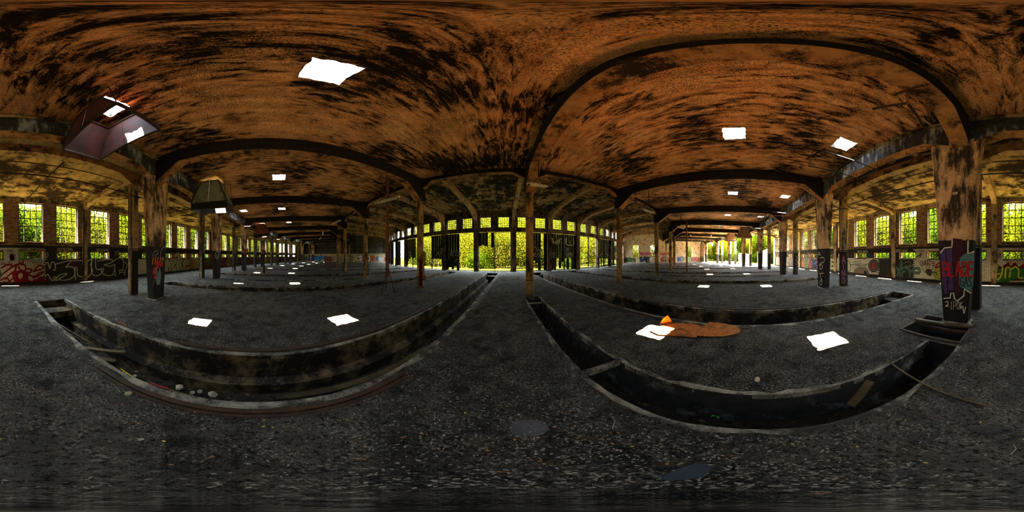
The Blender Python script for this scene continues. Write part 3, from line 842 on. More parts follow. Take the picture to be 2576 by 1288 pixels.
leaf(5, 'L', full(0.05, 1.3, 0.1, 0.05, 0.05), 'narrow dark leaf beyond the closed pair of doors')
leaf(6, 'R', full(0.05, 0.05, 0.1, 0.05, 0.05), 'last dark door leaf before the end wall with arched windows')

# ---------------------------------------------------------------- end walls
def endwall(name, k, label, r0, r1, builder):
    o = thing(name, label, 'wall', kind='structure'); builder(o, k, r0, r1); return o
MT['plaster'] = m_concrete('cream_plaster', (0.50, 0.42, 0.27), (0.38, 0.30, 0.17), (0.10, 0.08, 0.05), 0.58, None, vert=False)
MT['clad'] = m_rust('dark_wall_cladding', (0.075, 0.070, 0.065), (0.04, 0.038, 0.036), (0.02, 0.018, 0.016), 3.0)
def left_wall(o, k, r0, r1):
    b = MB(); b.box(P(k, r0, -0.3, 0), dirv(k)*(r1-r0), nrm(k)*0.3, (0, 0, 2.35)); b.build('wall_base', MT['plaster'], o)
    b = MB(); b.box(P(k, r0, -0.3, 2.35), dirv(k)*(r1-r0), nrm(k)*0.15, (0, 0, 5.4)); b.build('cladding_backing', MT['steel'], o)
    n = 22; w = (r1-r0)/n
    for i in range(n):
        c = MB(); m = 6
        for j in range(m):
            ra, rb = r0+i*w+j*w/m, r0+i*w+(j+1)*w/m
            sa, sb = (-0.10 if j % 2 else -0.06), (-0.06 if j % 2 else -0.10)
            c.quad(P(k, ra, sa, 2.35), P(k, rb-0.004, sb, 2.35), P(k, rb-0.004, sb, 7.6), P(k, ra, sa, 7.6))
        c.build('cladding_panel', MT['clad'], o)
    for z in (2.4, 4.1):
        g = MB(); g.bar(P(k, r0, -0.02, z), P(k, r1, -0.02, z), 0.10, 0.10); g.build('cladding_rail', MT['steel'], o)
    for i in range(7):
        g = MB(); r = r0+2+i*4; g.bar(P(k, r, -0.0, 2.35), P(k, r, -0.0, 7.4), 0.10, 0.10); g.build('cladding_stud', MT['steel'], o)
wall_left = endwall('wall_left', -8, 'end wall of dark metal cladding over a graffitied plaster base', 33.1, 61.0, left_wall)
def right_wall(o, k, r0, r1):
    ks = k
    # window positions by the photograph: radius of each arched window
    wins = []
    for px in (1599, 1643, 1735):
        d = pix(px, 640); n = nrm(ks); t = (P(ks, 40)-CAMP).dot(n)/d.dot(n); q = CAMP+d*t
        wins.append((q-Vector((CX, CY, q.z))).dot(dirv(ks)))
    wins.sort()
    cuts = [r0]; 
    for r in wins: cuts += [r-0.75, r+0.75]
    cuts.append(r1)
    b = MB()
    for i in range(0, len(cuts)-1, 2):
        b.box(P(ks, cuts[i], 0, 0), dirv(ks)*(cuts[i+1]-cuts[i]), nrm(ks)*0.35, (0, 0, 7.8))
    for r in wins:
        b.box(P(ks, r-0.75, 0, 0), dirv(ks)*1.5, nrm(ks)*0.35, (0, 0, 1.35))
        # segmental arch head
        seg = 6; zs = [4.15+0.22*math.cos((j/seg-0.5)*math.pi) for j in range(seg+1)]
        for j in range(seg):
            ra, rb = r-0.75+1.5*j/seg, r-0.75+1.5*(j+1)/seg
            pts = [P(ks, ra, 0, zs[j]), P(ks, rb, 0, zs[j+1]), P(ks, rb, 0, 7.8), P(ks, ra, 0, 7.8)]
            b.prism(pts, nrm(ks)*0.35)
    b.build('plaster_wall', MT['plaster'], o)
    for i, r in enumerate(wins):
        WN[0] += 1
        t = math.atan2(dirv(ks).y, dirv(ks).x)
        wo_ = thing('window_%d' % WN[0], 'arched window in the cream end wall', 'window', P(ks, r, 0.15, 1.35), t, 'arched windows of the end wall', 'structure')
        fm = MB()
        for x in (-0.74, -0.37, 0, 0.37, 0.74): fm.bar((x, 0, 0), (x, 0, 3.0), 0.03, 0.03)
        for z in (0.02, 0.6, 1.2, 1.8, 2.4): fm.bar((-0.75, 0, z), (0.75, 0, z), 0.03, 0.03)
        fm.build('window_frame', MT['bar'], wo_)
wall_right = endwall('wall_right', 8, 'cream end wall with arched windows and bright graffiti', 33.1, 54.4, right_wall)

# ---------------------------------------------------------------- outside: ground and trees
def m_grass():
    t = NT('undergrowth_ground'); ps = t.pos(); a = t.noise(ps, 0.8, 5, 0.7); b = t.noise(ps, 9, 4, 0.8)
    c = t.mix(t.ramp(a, [(0.4, 0.0), (0.65, 1.0)]), (0.010, 0.014, 0.001), (0.024, 0.020, 0.003))
    c = t.mix(t.ramp(b, [(0.45, 0.0), (0.65, 0.7)]), c, (0.008, 0.014, 0.001))
    return t.bsdf(c, 1.0, 0, t.bump(b, 0.6, 0.05), 0.0)
MT['grass'] = m_grass()
gm = MB(); GN = 48
def gp(r, t, z=-0.06): return (CX+r*math.sin(t), CY-r*math.cos(t), z)
tE = th(8)
for i in range(GN):
    t0, t1 = -math.pi+2*math.pi*i/GN, -math.pi+2*math.pi*(i+1)/GN
    gm.quad(gp(0.01, t0), gp(32.9, t0), gp(32.9, t1), gp(0.01, t1)); gm.quad(gp(61.0, t0), gp(170, t0), gp(170, t1), gp(61.0, t1))
for s in (-1, 1):
    for i in range(24):
        t0, t1 = lerp(tE, 2*math.pi-tE, i/24)*s, lerp(tE, 2*math.pi-tE, (i+1)/24)*s
        if s > 0: gm.quad(gp(32.9, t0), gp(61.0, t0), gp(61.0, t1), gp(32.9, t1))
grd = gm.build('outdoor_ground', MT['grass']); tag(grd, 'yellow-green undergrowth outside the doors and windows', 'ground', kind='structure')

def m_leaf(name, a, b, tr=0.6):
    t = NT(name); r = t.n('ShaderNodeObjectInfo').outputs['Random']; ps = t.pos()
    v = t.noise(ps, 1.4, 3, 0.6); f = t.vor(ps, 7.0, 'F1', 'Color')
    fac = t.math('ADD', t.math('MULTIPLY', v, 0.75), t.math('MULTIPLY', t.xyz(f)[0], 0.3))
    c = t.mix(t.ramp(fac, [(0.35, 0.0), (0.75, 1.0)]), a, b)
    d = t.n('ShaderNodeBsdfDiffuse'); l = t.n('ShaderNodeBsdfTranslucent'); m = t.n('ShaderNodeMixShader'); m.inputs[0].default_value = tr
    t.L(c, d.inputs[0]); t.L(c, l.inputs[0]); t.L(d.outputs[0], m.inputs[1]); t.L(l.outputs[0], m.inputs[2]); t.L(m.outputs[0], t.out.inputs[0])
    return t.mat
MT['leaf_g'] = m_leaf('green_leaves', (0.0021, 0.0071, 0.0003), (0.0097, 0.0155, 0.0005))
MT['leaf_y'] = m_leaf('yellow_green_leaves', (0.0074, 0.0115, 0.0003), (0.0206, 0.0206, 0.0008))
MT['bark'] = flat('bark', (0.011, 0.009, 0.004), 1.0, var=0.4, spec=0.0)
MT['stem'] = flat('pale_stems', (0.034, 0.028, 0.009), 1.0, var=0.4, spec=0.0)
def leaf_quad(mb, c, s, rd):
    a = Vector((rd.gauss(0, 1), rd.gauss(0, 1), rd.gauss(0, 0.6))).normalized(); b = a.orthogonal().normalized()
    b = (b*math.cos(rd.random()*6.28) + a.cross(b)*math.sin(rd.random()*6.28)).normalized()
    mb.quad(c-a*s*0.5, c-b*s*0.28, c+a*s*0.5, c+b*s*0.28)
def make_tree(seed, H, spread, nl, stems, lm, name, low=0.08, ls=0.25):
    """a tree about the origin: stems with branches, leaves in clumps along them"""
    rd = random.Random(seed); tr = MB(); lf = MB(); tips = []
    for s in range(stems):
        a = rd.random()*6.28; ro = 0.0 if stems == 1 else rd.uniform(0.1, spread*0.8)
        p = Vector((math.cos(a)*ro, math.sin(a)*ro, -0.1)); q = p.copy(); pts = [p.copy()]
        hh = H*rd.uniform(0.75, 1.0); lean = Vector((rd.gauss(0, 0.09), rd.gauss(0, 0.09), 0))
        for i in range(6):
            q = q + Vector((rd.gauss(0, 0.10), rd.gauss(0, 0.10), hh/6)) + lean*(hh/6); pts.append(q.copy())
        r0 = (0.10 if stems < 3 else 0.035)*rd.uniform(0.7, 1.2)
        tr.tube(pts, [r0*(1-0.8*i/6) for i in range(7)], 5)
        tips += [x for x in pts[1:]]
        for i in range(2 if stems > 2 else 6):
            b0 = pts[rd.randint(1, 5)]; d = Vector((rd.gauss(0, 1), rd.gauss(0, 1), rd.uniform(0.1, 0.9))).normalized()
            e = b0 + d*rd.uniform(0.6, 1.0)*spread
            tr.tube([b0, (b0+e)/2+Vector((0, 0, 0.1)), e], [r0*0.4, r0*0.3, r0*0.12], 4)
            tips += [e, (b0+e)/2]
    for i in range(nl):
        t = rd.choice(tips); c = t + Vector((rd.gauss(0, 1), rd.gauss(0, 1), rd.gauss(0, 0.8)))*spread*0.36
        if c.z < H*low and rd.random() < 0.7: continue
        if c.z < 0.05: continue
        leaf_quad(lf, c, ls*rd.uniform(0.6, 1.3), rd)
    return tr.mesh('trunk', MT['stem'] if stems > 2 else MT['bark']), lf.mesh('foliage', lm)
TREES = [make_tree(11, 7.2, 1.9, 7500, 1, MT['leaf_g'], 'a'), make_tree(12, 6.2, 2.1, 7500, 2, MT['leaf_y'], 'b'),
         make_tree(13, 7.2, 1.6, 4600, 7, MT['leaf_y'], 'c', 0.05, 0.20), make_tree(14, 2.4, 1.5, 3800, 4, MT['leaf_g'], 'd', 0.0, 0.18),
         make_tree(15, 8.6, 1.3, 4200, 11, MT['leaf_y'], 'e', 0.05, 0.17)]
TN = ['leafy_tree', 'leafy_tree', 'sapling_clump', 'bush', 'sapling_thicket']
BASES = []
def plant(i, pos, rz, sc, label, cat, group):
    pos = Vector(pos)
    for _ in range(12):
        near_ = [b for b in BASES if (b-pos).length < 1.5]
        if not near_: break
        pos = pos + (pos-near_[0]).normalized()*(1.55-(pos-near_[0]).length) if (pos-near_[0]).length > 1e-3 else pos+Vector((0.8, 0.8, 0))
    BASES.append(pos)
    tr, lf = TREES[i]
    o = thing(TN[i], label, cat, pos, rz, group); o.scale = (sc, sc, sc)
    obj('trunk', tr, o); obj('foliage', lf, o); return o
rt = random.Random(21)
# beyond the window wall
for row, (r, step, kinds, zs) in enumerate(((66.4, 2.3, (3, 3, 0, 2), 0.95), (69.5, 2.6, (0, 1, 2, 3), 1.15), (73.5, 3.0, (1, 0, 1), 1.4), (81, 3.6, (0, 1), 1.7))):
    t = -0.88; alt = 0
    while t < 1.22:
        rr = r+rt.uniform(-1.2, 1.2); i = rt.choice(kinds); alt = 1-alt if row >= 2 else 0; rr += alt*(0, 0, 4.0, 9.0)[row]
        plant(i, (CX+rr*math.sin(t), CY-rr*math.cos(t), -0.06), rt.random()*6.28, zs*rt.uniform(0.85, 1.1),
              ('leafy green tree', 'yellow-green tree', 'clump of thin yellow saplings', 'low green bush', '')[i]+(' close outside the brick window wall', ' in the second row outside the brick window wall', ' standing deeper behind the brick window wall', ' far behind the brick window wall')[row],
              'bush' if i == 3 else 'tree', (TN[i].replace('_', ' ')+'s').replace('bushs', 'bushes')+' outside the window wall, row %d' % row)
        t += step/r*rt.uniform(0.8, 1.2)
# beyond the doors
for row, (r, step, kinds, zs) in enumerate(((28.6, 1.9, (2, 4, 4, 3), 0.9), (26.0, 1.9, (4, 4, 2), 0.95), (22.0, 2.1, (4, 2, 1), 1.45), (16.0, 2.2, (1, 2, 4), 1.8), (8.0, 2.4, (1, 0, 1), 2.4))):
    t = -0.87 if r > 27 else -1.25
    n_row = max(2, int(2.5*r/step)); j = 0
    while t < (0.87 if r > 27 else 1.25):
        rr = r+rt.uniform(-0.9, 0.9); i = rt.choice(kinds); spot = (CX+rr*math.sin(t), CY-rr*math.cos(t), -0.06)
        if row >= 3:                # the tall trees at the back stand in two loose lines across the old turntable yard
            spot = (CX-26+52*(j+0.5)/n_row+rt.uniform(-0.4, 0.4), CY-(15.0 if row == 3 else 3.0)+(j % 2)*4.5+rt.uniform(-0.5, 0.5), -0.06); j += 1
        plant(i, spot, rt.random()*6.28, zs*rt.uniform(0.85, 1.1),
              ('leafy green tree', 'yellow-green tree', 'clump of thin yellow saplings', 'low green bush', 'thicket of pale thin stems')[i]+(' just outside the doors', ' a little way outside the doors', ' within the wood outside the doors', ' deep in the wood outside the doors', ' at the back of the wood outside the doors')[row],
              'bush' if i == 3 else 'tree', (TN[i].replace('_', ' ')+'s').replace('bushs', 'bushes')+' outside the doors, row %d' % row)
        t += step/r*rt.uniform(0.8, 1.2)
# beyond the arched windows of the end wall
for i in range(20):
    q = P(8, 30+(i % 10)*2.9, (6.5 if i < 10 else 11.0)+rt.uniform(-1, 1.5), -0.06)
    plant(rt.choice((0, 1, 2)), q, rt.random()*6.28, rt.uniform(0.85, 1.1), 'tree outside the end wall with arched windows', 'tree', 'trees outside the arched windows')

# ---------------------------------------------------------------- paint on walls and columns
def smooth(pts, closed=False, n=5):
    pts = [Vector(p) for p in pts]
    if len(pts) < 3: return pts
    out = []; m = len(pts); rng_ = range(m if closed else m-1)
    for i in rng_:
        p0 = pts[(i-1) % m] if (closed or i > 0) else pts[i]; p1 = pts[i]; p2 = pts[(i+1) % m]; p3 = pts[(i+2) % m] if (closed or i+2 < m) else p2
        for j in range(n):
            t = j/n
            out.append(0.5*((2*p1)+(p2-p0)*t+(2*p0-5*p1+4*p2-p3)*t*t+(3*p1-p0-3*p2+p3)*t*t*t))
    if not closed: out.append(pts[-1])
    return out
def ribbon(mb, pts, n, w, m=0, closed=False):
    N = len(pts); L = []; R = []
    for i in range(N):
        a = pts[(i-1) % N] if (closed or i > 0) else pts[i]; b = pts[(i+1) % N] if (closed or i < N-1) else pts[i]
        d = b-a
        if d.length < 1e-6: d = Vector((0, 0, 1))
        s = n.cross(d).normalized()*w/2; L.append(pts[i]+s); R.append(pts[i]-s)
    for i in range(N if closed else N-1):
        j = (i+1) % N; mb.quad(L[i], R[i], R[j], L[j], m)
    if not closed:
        for e, s in ((0, 1), (N-1, -1)):
            d = (pts[1]-pts[0] if e == 0 else pts[-1]-pts[-2]).normalized()
            mb.quad(L[e], R[e], pts[e]-d*s*w*0.4-n.cross(d)*w*0.25*s*s, pts[e]-d*s*w*0.4+n.cross(d)*w*0.25, m)
FONT = {'A': [[(0,0),(.45,1),(.55,1),(1,0)],[(.2,.38),(.85,.4)]], 'B': [[(0,0),(0,1),(.7,.95),(.75,.6),(.1,.52),(.85,.45),(.9,.1),(0,0)]], 'C': [[(.9,.85),(.5,1),(.05,.7),(.05,.3),(.45,0),(.95,.15)]],
 'D': [[(0,0),(0,1),(.6,.95),(.95,.55),(.65,.05),(0,0)]], 'E': [[(.9,1),(0,1),(0,0),(.95,0)],[(0,.52),(.75,.52)]], 'F': [[(.9,1),(0,1),(0,0)],[(0,.52),(.7,.52)]], 'G': [[(.9,.85),(.5,1),(.05,.7),(.05,.3),(.5,0),(.95,.2),(.95,.5),(.55,.5)]],
 'H': [[(0,0),(0,1)],[(.9,0),(.9,1)],[(0,.5),(.9,.5)]], 'I': [[(.4,0),(.4,1)]], 'J': [[(.8,1),(.8,.2),(.45,0),(.1,.25)]], 'K': [[(0,0),(0,1)],[(.9,1),(.05,.5),(.95,0)]], 'L': [[(0,1),(0,0),(.85,0)]],
 'M': [[(0,0),(.1,1),(.5,.35),(.9,1),(1,0)]], 'N': [[(0,0),(0,1),(.85,0),(.85,1)]], 'O': [[(.45,1),(.05,.7),(.05,.3),(.45,0),(.9,.3),(.9,.7),(.45,1)]], 'P': [[(0,0),(0,1),(.75,.95),(.85,.65),(.6,.45),(0,.45)]],
 'R': [[(0,0),(0,1),(.75,.95),(.8,.65),(.1,.5),(.9,0)]], 'S': [[(.85,.85),(.4,1),(.05,.75),(.8,.35),(.5,0),(.05,.15)]], 'T': [[(0,1),(.95,1)],[(.47,1),(.47,0)]], 'U': [[(0,1),(.05,.2),(.45,0),(.85,.2),(.9,1)]],
 'W': [[(0,1),(.2,0),(.5,.7),(.8,0),(1,1)]], 'X': [[(0,0),(.9,1)],[(0,1),(.9,0)]], 'Y': [[(0,1),(.45,.5),(.9,1)],[(.45,.5),(.45,0)]], 'Z': [[(0,1),(.9,1),(0,0),(.95,0)]], '2': [[(.05,.8),(.4,1),(.85,.75),(0,0),(.95,.05)]], '.': [[(.3,0),(.4,.05)]],
 'c': [[(.8,.5),(.4,.62),(.1,.3),(.4,0),(.85,.1)]], 'h': [[(0,0),(0,1)],[(0,.4),(.4,.62),(.7,.5),(.75,0)]], 'e': [[(.05,.3),(.8,.35),(.6,.6),(.2,.55),(.05,.25),(.4,0),(.8,.1)]], 'i': [[(.3,0),(.3,.55)],[(.3,.75),(.3,.82)]], 'ß': [[(0,0),(0,.9),(.5,1),(.6,.7),(.3,.55),(.7,.3),(.3,0)]]}
def letters(s, x0, y0, w, h, slant=0.0, rot=None):
    """polylines of a word in picture-like coordinates, y downwards; (x0, y0) is the top left corner"""
    out = []; n = len(s); cw = w/n
    for i, ch in enumerate(s):
        for st in FONT.get(ch, []):
            out.append([(x0+i*cw+p[0]*cw*0.78+slant*p[1]*h, y0+h*(1-p[1])) for p in st])
    return out
def column_letters(s, x0, y0, w, h):
    """a word stacked letter above letter"""
    out = []; ch_h = h/len(s)
    for i, ch in enumerate(s): out += letters(ch, x0, y0+i*ch_h, w*1.25, ch_h*0.85)
    return out
class Art:
    """paint lying on one plane; the strokes are placed by where the photograph shows them on that plane"""
    def __init__(s, p0, n, parent, tr):
        s.p0, s.n, s.parent, s.tr = Vector(p0), Vector(n), parent, tr
        s.mb = MB(); s.mats = []; s.lay = 0.0
    def mi(s, col):
        m = paint(*col)
        if m not in s.mats: s.mats.append(m)
        return s.mats.index(m)
    def pt(s, q):
        x, y = s.tr(*q); return hit(x, y, s.p0, s.n) + s.n*s.lay
    def stroke(s, col, pts, w, closed=False, curve=True):
        s.lay += 0.0006
        pp = [s.pt(q) for q in pts]
        if curve: pp = smooth(pp, closed)
        ribbon(s.mb, pp, s.n, w, s.mi(col), closed); return s
    def fill(s, col, pts, curve=True):
        s.lay += 0.0006
        pp = [s.pt(q) for q in pts]
        if curve: pp = smooth(pp, True, 4)
        s.mb.poly(pp, s.mi(col)); return s
    def word(s, col, txt, x, y, w, h, lw, curve=True, slant=0.0):
        for st in letters(txt, x, y, w, h, slant): s.stroke(col, st, lw, False, curve and len(st) > 2)
        return s
    def done(s, label=None, name='graffiti'):
        o = s.mb.build(name, s.mats, s.parent)
        o.matrix_parent_inverse = s.parent.matrix_basis.inverted()
        if label: o['label'] = label
        return o
def crop(ox, oy, sc): return lambda x, y: (ox+x*sc, oy+y*sc)
WHT, BLK, CRM = (232, 228, 215), (14, 12, 11), (205, 196, 165)
def facet_art(k, tr, lay=0.02): return Art(FO[k].p(0, 0, lay), FO[k].n, PANEL[k], tr)
def bayof(px):
    best = None
    for k, F in FO.items():
        a, b = azpx(F.p(-F.L/2, 0)), azpx(F.p(F.L/2, 0))
        if b < a: b += 2576
        for q in (px, px+2576):
            if a <= q <= b: return k
    return 0

c1 = crop(0, 480, 0.19406)
# white outline letters on the black-painted base; the piece runs over two bays
def two_bays(tr, build, ks):
    for k in ks:
        A = facet_art(k, tr); build(A, k); 
        if A.mb.f: A.done()
def stl(A, k):
    W = 0.07
    seg = {0: [[(585,960),(620,930),(645,1010),(665,935),(700,930),(720,1010),(690,1030)], [(590,1110),(620,1085),(660,1150),(690,1160),(780,1090),(870,1075),(790,1130),(690,1190)],
               [(720,950),(830,922),(922,905),(880,960),(850,990),(935,985),(968,1040),(955,1110),(880,1150),(790,1160),(770,1130)], [(925,908),(1010,905),(1060,905)], [(975,985),(970,1060),(985,1150),(1010,1170)],
               [(1000,990),(1005,1090),(1060,1115)]],
           -1: [[(1140,905),(1195,895),(1175,960),(1200,1040),(1150,1110),(1115,1115)], [(1190,900),(1185,1040),(1220,1095),(1290,1090),(1345,1010),(1250,1015),(1240,880)], [(1265,910),(1440,890),(1445,930),(1350,960),(1440,975),(1490,960),(1465,1080),(1400,1100),(1330,1070),(1310,1010)],
                [(1445,930),(1545,870),(1600,920),(1590,1020),(1540,1080)], [(1480,1000),(1500,1100),(1470,1080)], [(1550,1060),(1545,1030),(1610,1030),(1605,1090)], [(1560,1060),(1600,1055)], [(1600,905),(1649,960),(1630,1010),(1620,1110)]]}[k]
    for s in seg: A.stroke(CRM, s, W)
    if k == 0:
        A.word(CRM, '.NOTE', 715, 745, 150, 35, 0.032); A.word(CRM, 'ONE', 865, 738, 90, 40, 0.032)
        A.word(CRM, 'ST', 1010, 800, 80, 70, 0.04)
        A.word(CRM, 'AP', 565, 810, 70, 80, 0.04)
        A.word((150, 20, 25), 'RAT', 925, 930, 110, 30, 0.03)
    else:
        A.word(CRM, '.NOTE', 1235, 745, 110, 35, 0.035); A.word(CRM, 'ONE', 1345, 742, 80, 38, 0.035)
        A.word(CRM, 'ST', 1490, 785, 60, 50, 0.04)
two_bays(c1, stl, (0, -1))
# red tangle on the white base
A = facet_art(0, c1); RED = (140, 12, 16)
rr = random.Random(5)
for s in ([(0,1110),(60,1060),(140,1000),(210,960),(190,1040),(120,1090),(60,1150)], [(20,1000),(90,960),(150,970),(120,1020)], [(200,1010),(210,960),(270,950),(330,980),(320,1040),(260,1020),(240,980)],
          [(330,1010),(410,1020),(390,1060),(340,1060)], [(440,1040),(500,970),(560,980),(550,1010),(480,1030),(430,1050)], [(360,1080),(440,1110),(520,1060),(560,1050),(520,1090),(430,1130)],
          [(10,1160),(60,1130),(110,1150),(100,1190),(40,1180)], [(120,1180),(180,1130),(200,1200)], [(220,1100),(270,1060),(310,1090),(300,1150),(250,1150),(220,1110)], [(340,1130),(400,1180),(470,1150),(430,1200)],
          [(500,1130),(570,1120),(565,1190),(500,1195)], [(150,1060),(230,1060),(330,1110),(360,1170),(330,1200)], [(250,920),(280,960),(300,915)], [(230,960),(275,940),(320,965)]):
    A.stroke(RED, s, 0.10)
A.fill(RED, [(180,1040),(330,1040),(370,1100),(330,1190),(200,1190),(160,1110)]); A.fill(RED, [(490,1130),(570,1115),(568,1195),(480,1195)])
A.fill(CRM, [(235,1090),(265,1065),(295,1085),(285,1130),(250,1140)])
A.word((125, 20, 24), 'Scheiße', -20, 920, 190, 42, 0.03); A.word((40, 22, 40), 'HMR', 78, 765, 95, 28, 0.022)
A.fill((45, 12, 18), [(125,840),(150,815),(180,830),(190,870),(180,900),(135,900)]); A.stroke((90, 20, 30), [(80,820),(130,805),(190,810),(200,850)], 0.02)
A.word((60, 45, 30), 'ZWOMMEL', 235, 745, 145, 26, 0.02); A.word((40, 35, 40), 'CONCEPTS', 400, 745, 165, 26, 0.022); A.word((30, 45, 60), 'KNSTN', 420, 915, 130, 26, 0.018)
A.done('dark red tangled lettering on white-painted brick')
# green and yellow piece beside the big column, with a face
c2 = crop(2076, 300, 0.427)
A = facet_art(0, c2); GRN, YEL = (40, 110, 30), (205, 200, 55)
A.fill((110, 14, 18), [(905,900),(915,850),(930,870),(950,830),(960,860),(1000,850),(1040,870),(1080,840),(1090,865),(1120,840),(1140,870),(1171,850),(1171,950),(905,950)], False)
A.fill(GRN, [(905,850),(960,835),(1010,880),(1060,870),(1110,880),(1171,885),(1171,945),(1120,940),(1060,965),(1000,950),(905,962)])
for s in ([(1005,850),(930,840),(915,880),(985,900),(975,945),(908,955)], [(1015,860),(1010,910),(1045,905)], [(1045,875),(1035,925),(1000,960)], [(1060,935),(1065,880),(1090,880),(1085,930)], [(1088,890),(1120,870),(1140,890),(1138,930),(1165,935)]):
    A.stroke(BLK, s, 0.17); A.stroke(YEL, s, 0.115)
A.fill((60, 22, 20), [(955,800),(965,775),(990,766),(1012,778),(1017,810),(1005,850),(985,865),(965,845)]); A.fill((135, 110, 85), [(963,795),(972,780),(990,773),(1006,782),(1010,805),(1000,840),(986,850),(970,835)])
for ex in (974, 1000): A.fill((190, 20, 30), [(ex-11,818),(ex-3,806),(ex+9,812),(ex+10,828),(ex-2,836),(ex-11,830)])
A.stroke((150, 20, 20), [(975,843),(987,848),(998,842)], 0.02)
A.word((50, 30, 50), 'HMR', 1022, 785, 16, 36, 0.014); A.word((40, 35, 32), 'PLAN', 1115, 757, 52, 15, 0.018); A.word((165, 25, 28), 'NNaNr', 1075, 835, 96, 18, 0.024)
A.word((40, 35, 32), 'OZ', 1012, 757, 24, 18, 0.016)
A.done('green and yellow lettering with red flames and a red-eyed face')
# bay beyond the big column: teal loops, round badge, robot shapes
c3 = crop(2120, 500, 0.18638)
A = facet_art(1, c3); TEAL, PNK = (48, 130, 112), (125, 40, 62)
for s in ([(780,830),(800,880),(760,960),(730,1040),(680,1060),(640,1020),(650,950),(700,930),(740,960)], [(620,860),(680,900),(740,940),(770,1000),(760,1080),(700,1090),(640,1060)], [(790,960),(830,930),(880,950),(905,1000),(900,1070),(850,1085),(810,1060),(800,1000),(840,980)],
          [(540,990),(560,950),(610,960),(590,1000),(550,1010)], [(620,970),(580,960)], [(900,960),(960,990),(1030,1000),(1030,950),(980,940),(930,970)], [(790,840),(785,930)]):
    A.stroke(BLK, s, 0.20); A.stroke(TEAL, s, 0.15); A.stroke(PNK, s, 0.05)
for s in ([(840,860),(900,850),(910,900),(850,910),(870,930),(940,900),(960,850),(990,870),(970,930)], [(590,750),(640,720),(670,750),(640,800),(600,790),(660,740),(710,760),(700,810),(650,800)], [(690,690),(760,690)],):
    A.stroke(CRM, s, 0.022)
A.word(CRM, '.NOTE', 700, 685, 90, 38, 0.03); A.word(CRM, 'ONE', 800, 685, 90, 36, 0.03)
A.done('teal looped lettering on black-painted brick')
A = facet_art(2, c3)
A.word(CRM, '.NOTA', 185, 700, 75, 28, 0.035); A.word(CRM, 'NOTA.', 275, 700, 80, 28, 0.035); A.word(CRM, 'ASL', 285, 760, 60, 26, 0.03)
for r, col in ((75, BLK), (62, (120, 108, 88)), (48, BLK), (38, (180, 60, 60))):
    A.fill(col, [(418+r*0.95*math.cos(t*0.6283), 905+r*1.15*math.sin(t*0.6283)) for t in range(10)])
A.word((90, 15, 18), 'KSE', 400, 885, 62, 36, 0.04)
A.fill((150, 118, 102), [(155,1005),(170,960),(240,935),(310,940),(345,985),(345,1035),(150,1025)]); A.stroke(BLK, [(150,1030),(165,960),(240,930),(320,945),(350,1000),(345,1040)], 0.05); A.stroke(BLK, [(110,890),(190,895),(240,905),(350,880)], 0.05)
A.fill(BLK, [(285,1030),(285,980),(310,970),(330,990),(328,1035)], False); A.stroke(BLK, [(215,880),(200,905),(230,940),(240,900),(215,880)], 0.05)
A.stroke((50, 45, 40), [(135,850),(255,848),(255,872),(140,875),(135,850)], 0.03, False, False); A.word((110, 150, 40), 'AOW', 130, 920, 70, 34, 0.03); A.word((110, 150, 40), 'ONE', 262, 895, 70, 34, 0.03)
A.stroke((20, 18, 16), [(45,840),(80,840),(110,900),(100,960),(60,1000)], 0.06); A.fill(CRM, [(40,850),(62,880),(72,950),(50,1000),(35,1000)])
A.done('round red badge and robot shapes on white brick')
A = facet_art(1, c3)
A.word((95, 40, 28), 'GAN', 1045, 840, 150, 60, 0.045); A.word((95, 40, 28), 'Ba', 1215, 850, 70, 50, 0.04); A.stroke((40, 38, 34), [(1080,860),(1140,830),(1200,850),(1215,930),(1180,1000),(1110,990),(1075,930),(1080,860)], 0.03)
for ex in (1115, 1165): A.stroke((50, 48, 44), [(ex-18,900),(ex,885),(ex+18,905),(ex,930),(ex-18,900)], 0.022)
A.fill((60, 58, 52), [(1120,960),(1180,950),(1210,1000),(1180,1040),(1130,1010)]); A.word((40, 36, 32), 'SUPE', 1015, 695, 95, 26, 0.025); A.stroke((45, 40, 36), [(985,790),(1030,765),(1065,735),(1040,790)], 0.07)
A.stroke((60, 56, 50), [(1010,835),(1030,815),(1040,835),(1020,850),(1010,835)], 0.015)
for s in ([(1330,930),(1270,960),(1250,1030),(1290,1100),(1330,1090)], [(1335,985),(1290,1000),(1280,1050),(1320,1060)]): A.stroke(BLK, s, 0.17); A.stroke(YEL, s, 0.11)
A.stroke((165, 30, 22), [(1335,850),(1280,880),(1250,930),(1300,910)], 0.10); A.stroke(GRN, [(1190,1000),(1240,990),(1270,1010)], 0.09)
A.done('scribbled head and dark red letters on white brick')
# pale bubble word on the next bay
c4 = crop(380, 500, 0.17083)
A = facet_art(-2, c4); BUB = (176, 172, 118)
for s in ([(225,1070),(235,900),(290,1040),(300,890)], [(330,960),(360,900),(380,980),(340,1060),(315,1010),(330,960)], [(395,890),(400,1040),(450,1040)], [(440,900),(430,990),(460,1040)], [(480,950),(520,900),(545,950),(490,970),(500,1040),(550,1020)], [(350,840),(400,820),(410,880)]):
    A.stroke(BLK, s, 0.50); A.stroke(BUB, s, 0.40)
A.word((20, 18, 15), 'ONE', 265, 1015, 60, 22, 0.02)
A.done('pale bubble letters outlined in black')

